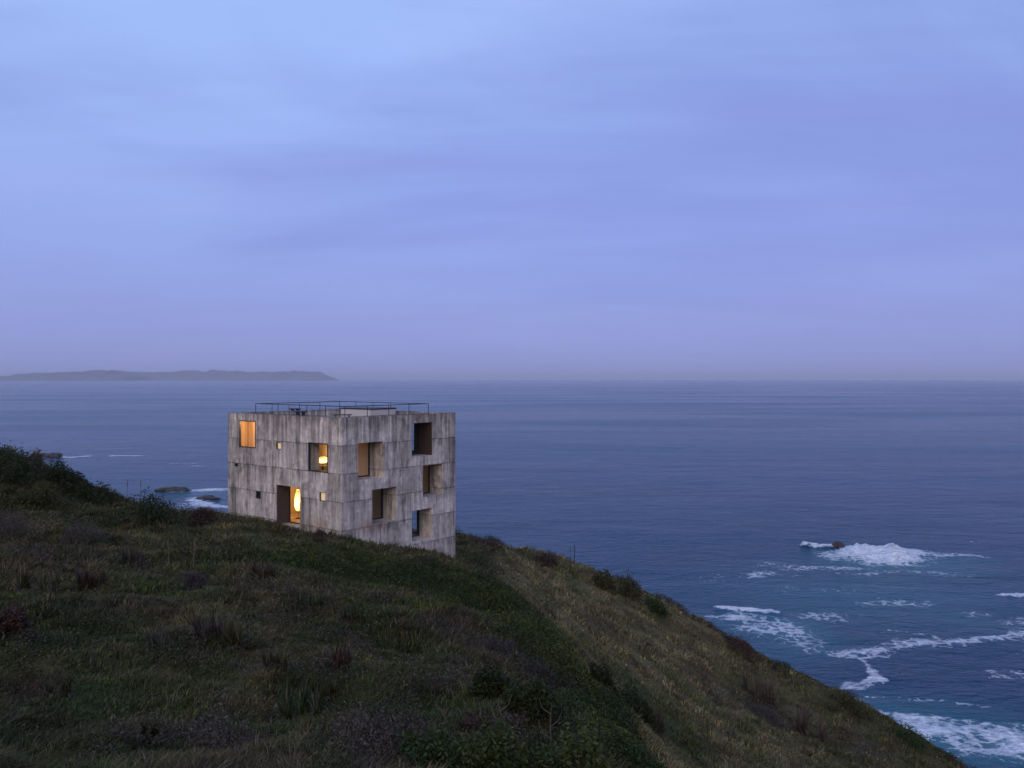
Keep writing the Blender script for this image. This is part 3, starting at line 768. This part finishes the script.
# parapet top and its inner faces
PT, PD = .24, .45
for (x0, x1, y0, y1) in ((0,HW,0,PT),(0,HW,HD-PT,HD),(0,PT,PT,HD-PT),(HW-PT,HW,PT,HD-PT)):
    mb.quad((x0,y0,HT),(x1,y0,HT),(x1,y1,HT),(x0,y1,HT))
for a, b in (((PT,PT),(HW-PT,PT)),((HW-PT,PT),(HW-PT,HD-PT)),((HW-PT,HD-PT),(PT,HD-PT)),((PT,HD-PT),(PT,PT))):
    mb.quad((a[0],a[1],HT-PD),(b[0],b[1],HT-PD),(b[0],b[1],HT),(a[0],a[1],HT))
# back of the drain hole
mb.build('wall', M_CONC, house)
mb = MB(); mb.quad((PT,PT,HT-PD),(HW-PT,PT,HT-PD),(HW-PT,HD-PT,HT-PD),(PT,HD-PT,HT-PD))
roof = mb.build('roof', M_ROOF, house)
h, d = LO['drain']; mb = MB(); g_ = .004
mb.tube([(-.10, (h[0]+h[1])/2, (h[2]+h[3])/2), (d, (h[0]+h[1])/2, (h[2]+h[3])/2)], .085, 12); mb.build('drain_hole_dark', M_STEEL, house)  # capped dark tube stands in for the darkness inside the drain hole
h, d = LO['door']; mb = MB(); mb.box(.03, d-.14, h[1]-.05, h[1]-.003, h[2]+.004, h[3]-.004)  # added dark board puts recess shade on the concrete jamb
mb.build('jamb_shade_board', simple_mat('dark_jamb_shade', (.075, .060, .052), .8, var=.45, scale=6), house)
h, d = RO['R2']; mb = MB(); mb.box(h[1]-.05, h[1]-.003, .02, d-.14, h[2]+.004, h[3]-.004)
mb.build('shutter', simple_mat('dark_brown_shutter', (.055, .034, .026), .6, var=.35, scale=5), house)

def window(fn, h, d, fw=.05, fd=.07, glass=True, back=None, label=None, mull=None):
    a, b, c, e = h
    mb = MB()
    def bar(s0, s1, z0, z1):
        p = fn(s0, z0, d-.012); q = fn(s1, z1, d+fd)
        mb.box(min(p[0],q[0]),max(p[0],q[0]),min(p[1],q[1]),max(p[1],q[1]),z0,z1)
    g = .003
    bar(a+g, a+fw, c+g, e-g); bar(b-fw, b-g, c+g, e-g); bar(a+fw+.001, b-fw-.001, c+g, c+fw); bar(a+fw+.001, b-fw-.001, e-fw, e-g)
    if mull: bar(mull-.03, mull+.03, c+fw+.001, e-fw-.001)
    o = mb.build('window', M_FRAME, house)
    if label: o['label'] = label
    mb = MB()
    mb.quad(fn(a+fw*.7,c+fw*.7,d+.03), fn(b-fw*.7,c+fw*.7,d+.03), fn(b-fw*.7,e-fw*.7,d+.03), fn(a+fw*.7,e-fw*.7,d+.03))
    mb.build('pane', M_GLASS, o)
    if back:
        mb = MB(); mb.quad(fn(a+g,c+g,d+fd+.03), fn(b-g,c+g,d+fd+.03), fn(b-g,e-g,d+fd+.03), fn(a+g,e-g,d+fd+.03)); mb.build('window_backing', back, o)  # flat sheet in place of a room: glowing if lit, dark if not
    return o
window(fl, LO['W1'][0], -.002, .055, .09, label='upper left window glowing plain orange')
window(fl, LO['W3'][0], -.002, .06, .09, label='dark framed window with lamp glow beside the corner')
window(fl, LO['q1'][0], .05, .035, .05, back=M_CREAM, label='tiny lit square window')
window(fl, LO['q2'][0], .05, .035, .05, back=M_CREAM, label='tiny lit square window near the corner')
window(fl, LO['q3'][0], .05, .035, .05, back=M_FRAME, label='tiny unlit square window')
for k in ('R1', 'R2', 'R3', 'R4', 'R5'):
    h, d = RO[k]; window(fr, h, d-.11, .06, .09)
for k in CO: h, d = CO[k]; window(fc, h, d-.15, .05, .07)
# glazed entrance door deep in its recess
h, d = LO['door']
o = window(fl, h, d-.12, .06, .09, mull=h[0]+(h[1]-h[0])*.42); o.name = 'glass_door'
mb = MB(); p = fl(h[0]+(h[1]-h[0])*.50, h[2]+1.0, d-.16); mb.tube([(p[0],p[1],p[2]-.25),(p[0],p[1],p[2]+.25)], .015, 8); mb.build('handle', M_STEEL, o)

# rooms behind the openings
def room(name, x0, x1, y0, y1, z0, z1, mats, hl=(), hr=(), hc=()):
    mb = MB()
    grid_wall(mb, lambda s,z,d:(x0,s,z), y0, y1, z0, z1, hl, flip=False)
    grid_wall(mb, lambda s,z,d:(x1,s,z), y0, y1, z0, z1, hc, flip=True)
    grid_wall(mb, lambda s,z,d:(s,y0,z), x0, x1, z0, z1, hr, flip=True)
    grid_wall(mb, lambda s,z,d:(s,y1,z), x0, x1, z0, z1, [], flip=False)
    mb.quad((x0,y0,z0),(x0,y1,z0),(x1,y1,z0),(x1,y0,z0),1)
    mb.quad((x0,y0,z1),(x1,y0,z1),(x1,y1,z1),(x0,y1,z1),0)
    return mb.build(name, mats, house)
r = lambda k, D: D[k][0]
room('stair_void', .10, 1.05, 5.9*S, 8.1*S, zz(-2.0), zz(-.25)+.02, [M_WOOD, M_WOOD], hl=[r('W1',LO)])
room('corner_room', .74, 3.0, 1.22, 4.9*S, zz(-2.95), zz(-.75), [M_PLAST, M_WOOD], hl=[r('W3',LO)], hr=[r('R1',RO)])
room('entrance_hall', .95, 3.4*S, 2.55*S, 6.4*S, zz(-4.95), zz(-3.02), [M_PLAST, M_WOOD], hl=[r('door',LO)])
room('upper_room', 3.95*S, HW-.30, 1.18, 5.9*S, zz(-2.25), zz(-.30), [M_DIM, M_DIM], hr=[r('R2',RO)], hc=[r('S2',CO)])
room('middle_room', 4.3*S, HW-.45, 1.16, 4.0*S, zz(-4.1), zz(-2.33), [M_PLAST, M_WOOD], hr=[r('R3',RO)])
room('lower_room', 1.2*S, 3.8*S, 1.24, 2.5*S, zz(-4.9), zz(-3.05), [M_PLAST, M_WOOD], hr=[r('R4',RO)])
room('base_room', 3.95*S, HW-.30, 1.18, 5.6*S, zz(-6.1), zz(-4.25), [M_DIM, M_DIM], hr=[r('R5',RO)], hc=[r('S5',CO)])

def h2w(x, y, z):
    return (BX+x*HV[0]+y*HU[0], BY+x*HV[1]+y*HU[1], BASEZ+z)
def lamp_light(name, loc, power, col, rad):
    l = bpy.data.lights.new(name, 'POINT'); l.energy = power; l.color = col; l.shadow_soft_size = rad
    return l
def room_light(name, pos, power, col=(1, .58, .24), rad=.08):
    o = bpy.data.objects.new(name, lamp_light(name, pos, power, col, rad)); link(o); o.location = h2w(*pos); return o
# lamps the photograph shows lit
def lamp(kind, x, y, z, hh, label, rs=.16, hs=.26):
    t = empty(kind, h2w(x, y, z), ANG); tag(t, label, 'lamp', 'lit lamps inside the house')
    mb = MB(); mb.lathe([(rs*.8,0),(rs*.8,.02),(.02,.04)], n=16); mb.build('base', M_STEEL, t)
    mb = MB(); mb.tube([(0,0,.03),(0,0,hh)], .012, 8); mb.build('pole', M_STEEL, t)
    mb = MB(); mb.lathe([(rs*.45,hh-.05),(rs*.8,hh+hs*.05),(rs,hh+hs*.25),(rs*.98,hh+hs*.5),(rs*.8,hh+hs*.8),(rs*.5,hh+hs),(rs*.2,hh+hs*1.04)], n=24); mb.build('lamp_shade', M_SHADE, t, smooth=True)
    return t
FZ = zz(-2.95); EZ = zz(-4.95)
# table with a lamp in the corner room
TX, TY = 2.35, 4.55
tb = empty('side_table', h2w(TX, TY, FZ), ANG); tag(tb, 'dark wooden table inside the house under the glowing lamp', 'table')
mb = MB(); mb.box(-.45,.45,-.6,.6,.70,.74); mb.build('table_top', M_TABLE, tb, .008)
for sx in (-.4,.4):
    for sy in (-.55,.55):
        mb = MB(); mb.box(sx-.025,sx+.025,sy-.025,sy+.025,0,.70); mb.build('leg', M_TABLE, tb)
lamp('table_lamp', TX, TY, FZ+.74, .16, 'table lamp glowing yellow in the window beside the house corner', .34, .30)
lamp('floor_lamp', 1.62*S, 5.1*S, EZ, .50, 'lamp glowing brightly behind the entrance glass', .24, 1.15)
room_light('void_lamp', (.55, 6.95*S, zz(-.42)), 100, (1, .62, .31), .2)
room_light('corner_lamp', (2.72, 4.45, FZ+1.5), 32, (1, .55, .18))
room_light('hall_lamp', (1.62*S, 5.2*S, EZ+1.75), 50, (1, .52, .18))
room_light('middle_lamp', (4.6*S, 3.4*S, zz(-2.6)), 5.5, (1, .70, .52))
room_light('lower_fill', (3.4*S, 2.2*S, zz(-3.3)), .45, (1, .92, .74))  # weak added fill light, this room has no lamp of its own

# roof terrace: railing, skylight
rail = MB(); IN = .92*S; DZ = HT-PD; RT = HT+.43*S
rp = [(IN,IN),(HW-IN,IN),(HW-IN,HD-IN),(IN,HD-IN)]
for a, b in zip(rp, rp[1:]+rp[:1]):
    rail.tube([(a[0],a[1],RT),(b[0],b[1],RT)], .022, 8)
    rail.tube([(a[0],a[1],DZ+.42),(b[0],b[1],DZ+.42)], .012, 6)
ro = rail.build('roof_railing', M_STEEL, house)
for a, b in zip(rp, rp[1:]+rp[:1]):
    L = math.hypot(b[0]-a[0], b[1]-a[1]); k = max(2, round(L/1.5))
    for i in range(k):
        t_ = i/k; x = a[0]+(b[0]-a[0])*t_; y = a[1]+(b[1]-a[1])*t_
        mb = MB(); mb.tube([(x,y,DZ),(x,y,RT)], .020, 8); mb.lathe([(.05,0),(.05,.015)], (x,y,DZ+.001), 10); mb.build('post', M_STEEL, ro)
# rooflight kerb: near corner from the photograph, 2.2 x 1.65 m before scaling
sx0 = ((-6.85+7.117)*HV[0]+(41-35.5)*HV[1])*S; sy0 = ((-6.85+7.117)*HU[0]+(41-35.5)*HU[1])*S
SX, SY, SH = 1.66*S, 2.19*S, HT+.18*S
mb = MB(); mb.box(sx0, sx0+SX, sy0, sy0+SY, DZ+.001, SH-.06)
sk = mb.build('skylight', M_SKYL, house, .01)
mb = MB(); mb.box(sx0-.05, sx0+SX+.05, sy0-.05, sy0+SY+.05, SH-.058, SH+.02); mb.build('lid', M_STEEL, sk, .01)
def bench(px, py, L, wd, rz, label):
    zt = ROOFZ+.08; Y = (EYE-zt)*F/(py-HOR); X = (px-512)/F*Y
    t = empty('terrace_bench', (X, Y, ROOFZ-PD), rz); tag(t, label, 'bench', 'low dark benches on the roof terrace')
    hh = zt-(ROOFZ-PD)
    mb = MB(); mb.box(-L/2,L/2,-wd/2,wd/2,hh-.06,hh); mb.build('seat', M_STEEL, t, .01)
    for s in (-1, 1):
        mb = MB(); mb.box(s*L*.36-.02,s*L*.36+.02,-wd*.3,wd*.3,.001,hh-.061); mb.build('leg', M_STEEL, t)
bench(295, 408.3, .75, .4, ANG+R_(90), 'low dark roof bench, left and farther of two side by side')
bench(300.5, 411.0, .75, .4, ANG+R_(90), 'low dark roof bench, right and nearer of two side by side')
bench(342.5, 414.2, 1.0, .45, R_(4), 'low dark roof bench in front of the rooflight by the parapet corner')

# ------------------------------------------------------------------ sea
def axis(fine):
    out = [fine[0]]
    for a, b, st in fine[1]:
        v = a
        while v < b-1e-6: out.append(v); v += st
    return np.unique(np.round(np.array(out), 3))
def growing(v, far, st, g=1.25):
    o = []; s = st
    while abs(v) < far: v += s; o.append(v); s *= g
    return o
def lin(a, b, st): return list(np.arange(a, b, st))
sxs = np.array(sorted(set(np.round([-q_ for q_ in growing(420, 120000, 8)]+lin(-420,20,4.5)+lin(20,170,1.6)+lin(170,330,4.5)+growing(330, 120000, 8), 2))))
sys_ = np.array(sorted(set(np.round([-q_ for q_ in growing(60, 9000, 15)]+lin(-60,115,5)+lin(115,330,1.6)+lin(330,760,3.5)+growing(760, 140000, 6, 1.12), 2))))
SXX, SYY = np.meshgrid(sxs, sys_)
SXf, SYf = SXX.ravel(), SYY.ravel()
wx_ = SXf+(fbm(SXf*.05, SYf*.05, 3, 101)-.5)*18; wy_ = SYf+(fbm(SXf*.05+7, SYf*.05, 3, 102)-.5)*18
foam = np.zeros(len(SXf)); teal = np.zeros(len(SXf))
def blob(arr, cx, cy, rx, ry, amp, soft=.55, warp=True, rot=0.0):
    X = (wx_ if warp else SXf)-cx; Y = (wy_ if warp else SYf)-cy
    c, s = math.cos(rot), math.sin(rot)
    d = np.hypot((X*c+Y*s)/rx, (-X*s+Y*c)/ry)
    np.maximum(arr, amp*sstep(1.0, 1-soft, d), out=arr)
def line(arr, pts, w, amp, warp=.5):
    X = SXf+(wx_-SXf)*warp; Y = SYf+(wy_-SYf)*warp
    d = seg_dist(X, Y, pts); np.maximum(arr, amp*sstep(w, w*.25, d), out=arr)
blob(foam, 126, 288, 42, 31, .92, .95); blob(foam, 127, 291, 30, 25, 1.2, .9); blob(foam, 106, 288, 18, 15, .74, .9); blob(foam, 150, 287, 20, 10, .70, .9)
blob(foam, 95, 270, 40, 12, .60, .9); blob(foam, 120, 262, 42, 10, .58, .9); blob(foam, 75, 262, 20, 10, .60, .9); blob(foam, 105, 226, 36, 11, .58, .9); blob(foam, 80, 214, 24, 10, .58, .9)
blob(foam, 118, 186, 22, 12, .56, .9); blob(foam, 100, 172, 18, 10, .54, .9); blob(foam, 106, 150, 18, 14, .58, .9)
line(foam, [(72,187),(80,189),(88,193.5),(98,196),(106,199),(113.4,202),(121,205),(130,211)], 8, .56, .9)
line(foam, [(104,306),(116,303),(122,299)], 4, .9)
line(foam, [(53,222),(60,219),(68,218)], 2.8, .95, .4)
blob(foam, 60, 203, 20, 23, .66, .8); blob(foam, 52, 212, 12, 10, .70, .8); blob(foam, 66, 192, 10, 12, .52, .8)
line(foam, [(72,187),(80,189),(88,193.5),(98,196),(106,199),(113.4,202),(121,205),(130,211)], 3.0, .76, .75)
line(foam, [(98,196),(96,200),(90,203)], 1.6, .6, .3)
line(foam, [(73.5,186),(76.5,181),(76.8,174),(73.5,170),(68,165),(64,163)], 2.9, .70, .8)
blob(foam, 70, 167, 7, 7, .66, .8)
line(foam, [(62,156),(70,160),(80,160),(88,155)], 1.8, .62, .4)
blob(foam, 72, 148, 11, 9, .78, .8); blob(foam, 80, 140, 14, 17, .80, .9); blob(foam, 68, 134, 9, 12, .72, .8); blob(foam, 84, 146, 6, 8, .62, .8)
line(foam, [(64,156),(68,151),(76,152),(82,148),(84,140),(82,132)], 2.0, .85, .4)
blob(foam, 140, 236, 8, 4, .85, .7, False); blob(foam, 122, 216, 14, 7, .50, .8)
line(foam, [(150,330),(166,318),(176,300)], 1.8, .48, .2)
line(foam, [(-311,661),(-300,663),(-288,661)], 6, .95, .1); line(foam, [(-245,606),(-236,604),(-226,605)], 6, .55, .1)
line(foam, [(-222,585),(-214,588)], 6, .6, .1); line(foam, [(-268,622),(-255,620)], 5, .45, .1)
blob(foam, -163, 456, 15, 16, .95, .8); blob(foam, -176, 452, 22, 9, .65, .8); line(foam, [(-158,424),(-150,412),(-141,402),(-134,398)], 8, .85, .5)
line(foam, [(-352,655),(-338,650),(-330,660)], 7, .85, .1); blob(foam, -336, 630, 30, 26, .42, .9)
blob(foam, -150, 402, 22, 18, .5, .8)
blob(foam, 90, 240, 70, 42, .36, .9); blob(foam, 60, 255, 30, 24, .40, .9); blob(foam, 105, 262, 40, 14, .42, .9)
blob(teal, 95, 235, 75, 55, .55, 1.0); blob(teal, 62, 203, 28, 32, .9, .9); blob(teal, 124, 278, 48, 32, 1.0, .9); blob(teal, 74, 143, 24, 30, 1.0, .9); blob(teal, 112, 215, 30, 18, .5, .9)
blob(teal, -170, 445, 50, 50, .4, 1.0)
swell = (fbm(SXf*.018+3, SYf*.045, 3, 131)-.5)*1.3*np.clip(1-np.hypot(SXf, SYf)/1500, 0, 1)
SZ = swell+np.clip(foam-.62, 0, 1)*(.2+9.0*fbm(SXf*.36, SYf*.4, 4, 140)**1.5)*np.where(np.hypot(SXf-126, SYf-290) < 40, 1, .25)
snx, sny = len(sxs), len(sys_); idx = np.arange(snx*sny).reshape(sny, snx)
q = np.stack([idx[:-1, :-1], idx[:-1, 1:], idx[1:, 1:], idx[1:, :-1]], -1).reshape(-1, 4)
def sea_mat():
    m, nt = new_mat('sea_water'); g = N(nt)
    out = g.n('ShaderNodeOutputMaterial'); p = g.n('ShaderNodeBsdfPrincipled')
    tc = g.n('ShaderNodeTexCoord'); ob = tc.outputs['Object']
    fo = g.n('ShaderNodeAttribute', attribute_name='foam').outputs['Fac']; te = g.n('ShaderNodeAttribute', attribute_name='teal').outputs['Fac']
    an = g.vmul(ob, (.55, 1.0, 1.0))
    n1 = g.noise(an, .035, 3, .5, .6); n2 = g.noise(an, .14, 4, .6, .5); n3 = g.noise(an, .6, 4, .62, .4)
    hgt = g.math('ADD', g.math('MULTIPLY', n1, 3.6), g.math('ADD', g.math('MULTIPLY', n2, 2.6), g.math('MULTIPLY', n3, 1.5)))
    n0 = g.noise(g.vmul(ob, (.34, 1.0, 1.0)), .016, 3, .5, .5)
    hgt = g.math('ADD', hgt, g.math('MULTIPLY', n0, 3.0))
    bp = g.n('ShaderNodeBump'); bp.inputs['Strength'].default_value = 1.0; bp.inputs['Distance'].default_value = 1.0
    g.l(hgt, bp.inputs['Height'])
    base = g.mix(te, (.0045, .044, .094), (.016, .115, .155))
    big = g.noise(g.vmul(ob, (.3, 1, 1)), .012, 4, .6, .4)
    base = g.mix(g.mapr(big, .35, .65), base, g.mix(1.0, base, (1.4, 1.3, 1.25), 'MULTIPLY'))
    # foam: lace thresholds of noise against the density laid on the mesh
    lace = g.noise(g.vmul(ob, (.8, 1, 1)), .42, 7, .72, .9); lace2 = g.noise(g.vmul(ob, (.75, 1, 1)), 1.5, 5, .7, .5)
    vor = g.n('ShaderNodeTexVoronoi', feature='DISTANCE_TO_EDGE'); vor.inputs['Scale'].default_value = .33
    wv = g.n('ShaderNodeVectorMath', operation='ADD'); g.l(ob, wv.inputs[0])
    wn = g.n('ShaderNodeTexNoise'); g.l(ob, wn.inputs['Vector']); wn.inputs['Scale'].default_value = .5; wn.inputs['Detail'].default_value = 4
    g.l(g.vmul(wn.outputs['Color'], (4, 4, 0)), wv.inputs[1]); g.l(wv.outputs[0], vor.inputs['Vector'])
    web = g.mapr(vor.outputs['Distance'], 0.0, .22, .16, -.06)
    lace3 = g.noise(g.vmul(ob, (.6, 1, 1)), .13, 5, .6, .8)
    f = g.math('ADD', g.math('ADD', g.math('MULTIPLY', lace, .55), g.math('MULTIPLY', lace2, .40)), g.math('ADD', web, g.math('MULTIPLY_ADD', lace3, .5, -.22)))
    q_ = g.math('ADD', f, g.math('MULTIPLY_ADD', fo, .80, -1.0))
    fm = g.math('ADD', g.math('MULTIPLY', g.mapr(q_, -.03, .10, 0, 1, True), .55), g.math('MULTIPLY', g.mapr(q_, .04, .34, 0, 1, True), .45))
    fm = g.math('MULTIPLY', fm, g.mapr(fo, .05, .4))
    fm = g.math('MULTIPLY', fm, g.mapr(lace2, .30, .68, .45, 1.0))
    milky = g.math('MULTIPLY', g.mapr(fo, .35, 1.15, 0, 1, True), g.mapr(lace3, .3, .65, .25, .75))
    base = g.mix(milky, base, (.20, .33, .42))
    col = g.mix(fm, base, (.95, .96, .97))
    g.l(col, p.inputs['Base Color'])
    g.l(g.math('ADD', g.mapr(fm, 0, 1, .10, .75), g.mapr(g.noise(g.vmul(ob, (.25, 1, 1)), .004, 4, .6, .6), .4, .6, 0, .14)), p.inputs['Roughness']); p.inputs['IOR'].default_value = 1.333; p.inputs['Specular IOR Level'].default_value = .30; p.inputs['Specular Tint'].default_value = (.72, .96, 1.0, 1)
    g.l(bp.outputs[0], p.inputs['Normal']); g.l(p.outputs[0], out.inputs[0])
    return m
sea = np_mesh('sea', np.c_[SXf, SYf, SZ], q.ravel(), np.arange(len(q))*4, np.full(len(q), 4), sea_mat(), smooth=True, attrs=dict(foam=np.clip(foam, 0, 1.3), teal=teal))
tag(sea, kind='structure')

# rocks in the surf
def rock(x, y, rx, ry, rz_, label, seed):
    bm = bmesh.new(); bmesh.ops.create_icosphere(bm, subdivisions=4, radius=1)
    P = np.array([v.co[:] for v in bm.verts])
    n = fbm(P[:, 0]*1.6+seed, P[:, 1]*1.6+P[:, 2]*1.3, 4, seed); n2 = fbm(P[:, 0]*4+seed, P[:, 1]*4-P[:, 2]*3, 3, seed+3)
    k = .50+.95*n+.55*(n2-.5)
    for v, s in zip(bm.verts, k):
        v.co = Vector((v.co.x*rx*s, v.co.y*ry*s, (max(v.co.z, -.5)*rz_*s if v.co.z > 0 else v.co.z*rz_*.9)))
    me = bpy.data.meshes.new('sea_rock'); bm.to_mesh(me); bm.free(); me.materials.append(M_ROCK)
    o = link(bpy.data.objects.new('sea_rock', me)); o.location = (x, y, -.2)
    tag(o, label, 'rock', 'rocks in the surf')
rock(116, 303, 3.2, 2.2, 1.9, 'small dark rock at the edge of the big white surf patch', 23)
rock(-181, 455, 9, 4.5, 2.2, 'long brown rock with white surf at its tip, left of the house', 5)
rock(-152, 424, 6.5, 4, 1.8, 'low dark rock awash just left of the house wall', 8)
rock(-352, 652, 6, 5, 3.4, 'dark pointed rock at the tip of the left shore, behind the bushes', 12)
rock(-368, 664, 8, 6, 2.2, 'brown rock mass half hidden behind the left skyline bushes', 15)

# ------------------------------------------------------------------ far headlands
M_HEAD = simple_mat('distant_land', (.090, .098, .112), .95, var=.6, scale=.004)  # bluish tint puts some of the distance haze into the land colour
def headland(Y, prof, depth, seed):
    pxs = np.arange(prof[0][0], prof[-1][0]+.01, .8); top = np.interp(pxs, [p[0] for p in prof], [p[1] for p in prof])
    hgt = np.maximum((379.6-top)*1.02, 0)/F*Y+EYE*.8
    endf = np.clip(np.minimum(np.arange(len(pxs)), np.arange(len(pxs))[::-1])/3.0, 0, 1)
    hgt = hgt*endf*(1+.30*(fbm(pxs*.45, pxs*0+seed, 4, seed)-.5)*2)
    X = (pxs-512)/F*Y; rows = np.linspace(0, 1, 15)
    prof_d = np.interp(rows, [0, .12, .3, .6, 1], [0, .62, 1.0, .9, 0])
    V = []
    for r_, k in zip(rows, prof_d):
        yy = Y+(r_-.3)*depth+(fbm(X*.0009, X*0+r_*6, 4, seed+2)-.5)*depth*.22
        V.append(np.c_[X, yy, hgt*k*(1+.3*(fbm(X*.0014, X*0+r_*9, 3, seed+9)-.5)*(0 < r_ < 1))-2.5*(k == 0)])
    V = np.array(V); ny_, nx_ = V.shape[:2]; idx = np.arange(ny_*nx_).reshape(ny_, nx_)
    q = np.stack([idx[:-1, :-1], idx[:-1, 1:], idx[1:, 1:], idx[1:, :-1]], -1).reshape(-1, 4)
    o = np_mesh('headland', V.reshape(-1, 3), q.ravel(), np.arange(len(q))*4, np.full(len(q), 4), M_HEAD)
    tag(o, kind='structure')
headland(29000, [(-60,378),(-20,377.5),(5,376.5),(20,374.5),(40,373.2),(52,373.4),(60,372.4),(72,372.6),(80,371.4),(90,371.9),(100,370.9),(106,371.6),(112,371.3),(118,372.6),(124,373.0),(130,375),(136,378)], 2900, 2)
headland(33000, [(90,375),(130,373.0),(150,373.4),(165,371.9),(178,371.4),(200,372.2),(230,372.6),(260,373.0),(284,373.2),(293,372.2),(300,371.9),(317,372.2),(321,374.4),(326,377.0),(330,379)], 3500, 6)

# ------------------------------------------------------------------ haze
def haze():
    mb = MB(); mb.box(-160000, 160000, -20000, 190000, -5.0, 430.0)
    m, nt = new_mat('haze_air'); g = N(nt)
    out = g.n('ShaderNodeOutputMaterial'); v = g.n('ShaderNodeVolumePrincipled')
    v.inputs['Color'].default_value = (.84, .88, 1.0, 1); v.inputs['Density'].default_value = HAZE
    v.inputs['Anisotropy'].default_value = 0.0
    g.l(v.outputs[0], out.inputs['Volume'])
    o = mb.build('haze', m); tag(o, kind='stuff')
HAZE = 3.0e-5
haze()

# ------------------------------------------------------------------ sky and sun
SUN_AZ = math.atan2(-.185, -.983); SUN_EL = R_(14)
w = bpy.data.worlds.new('World'); scene.world = w; w.use_nodes = True
nt = w.node_tree; nt.nodes.clear(); g = N(nt)
out = g.n('ShaderNodeOutputWorld'); bg = g.n('ShaderNodeBackground'); g.l(bg.outputs[0], out.inputs[0])
sky = g.n('ShaderNodeTexSky', sky_type='NISHITA'); sky.sun_disc = False; sky.sun_elevation = SUN_EL; sky.sun_rotation = SUN_AZ
sky.altitude = 60; sky.air_density = 1.0; sky.dust_density = 1.0; sky.ozone_density = 4.0
tc = g.n('ShaderNodeTexCoord'); dr = tc.outputs['Generated']
sx = g.n('ShaderNodeSeparateXYZ'); g.l(dr, sx.inputs[0])
zc = g.math('ADD', g.math('MAXIMUM', sx.outputs[2], 0.0), .16)
pv = g.comb(g.math('DIVIDE', sx.outputs[0], zc), g.math('DIVIDE', sx.outputs[1], zc), 0.3)
c1 = g.noise(g.vmul(pv, (.55, .95, 1)), 1.05, 6, .52, .7); c2 = g.noise(g.vmul(pv, (.35, 1.3, 1)), 2.3, 5, .55, .5)
cl = g.math('ADD', g.math('MULTIPLY', c1, .68), g.math('MULTIPLY', c2, .32))
skyt = g.mix(1.0, sky.outputs[0], SKYTINT if 'SKYTINT' in globals() else (.82, .86, 1.45), 'MULTIPLY')
lo = g.mapr(g.math('ADD', cl, g.math('MULTIPLY', sx.outputs[0], -.22)), .29, .71, 0, 1, True)
# veil of stratus: paler blue where thin, violet grey where thick
up = g.mapr(sx.outputs[2], 0.0, .42, 0, 1, True)
thick = g.mix(up, (3.55, 3.95, 8.8), (3.45, 4.5, 9.4)); thin = g.mix(up, (3.80, 4.3, 9.2), (5.5, 7.9, 13.8))
veil = g.mix(lo, thick, thin)
c3 = g.noise(g.vmul(pv, (.5, 1.6, 1)), 1.7, 5, .55, .8)
veil = g.mix(g.mapr(c3, .48, .70, 0, .40, True), veil, g.mix(1.0, veil, (1.10, .98, 1.0), 'MULTIPLY'))
fin = g.mix(.78, skyt, veil)
g.l(fin, bg.inputs['Color']); bg.inputs['Strength'].default_value = .085
sl = bpy.data.lights.new('sun', 'SUN'); sl.energy = 1.9; sl.angle = R_(65); sl.color = (1.0, .77, .56)
so = link(bpy.data.objects.new('sun', sl))
sd = Vector((math.sin(SUN_AZ)*math.cos(SUN_EL), math.cos(SUN_AZ)*math.cos(SUN_EL), math.sin(SUN_EL)))
so.rotation_euler = (-sd).to_track_quat('-Z', 'Y').to_euler(); so.location = (-20, -30, 90)

# ------------------------------------------------------------------ camera and render
cam = bpy.data.cameras.new('camera'); co = link(bpy.data.objects.new('camera', cam))
co.location = (0, 0, EYE); co.rotation_euler = (R_(90), 0, 0)
cam.sensor_width = 36; cam.lens = F/1024*36; cam.shift_y = -(384-HOR)/1024; cam.clip_start = .1; cam.clip_end = 400000
scene.camera = co
scene.view_settings.view_transform = 'Standard'; scene.view_settings.look = 'None'
scene.view_settings.exposure = 0; scene.view_settings.gamma = 1; scene.view_settings.use_curve_mapping = False
scene.render.engine = 'CYCLES'
scene.cycles.use_denoising = True
scene.cycles.max_bounces = 8; scene.cycles.diffuse_bounces = 3; scene.cycles.transparent_max_bounces = 12
scene.cycles.sample_clamp_indirect = 4
if __name__ == '__main__':
    print('SKYLINE', [(p, round(float(skyline(p)[0])), round(float(skyline(p)[1]))) for p in (0,60,110,150,200,220,470,500,573,640,700,740,800,860,910,970)])
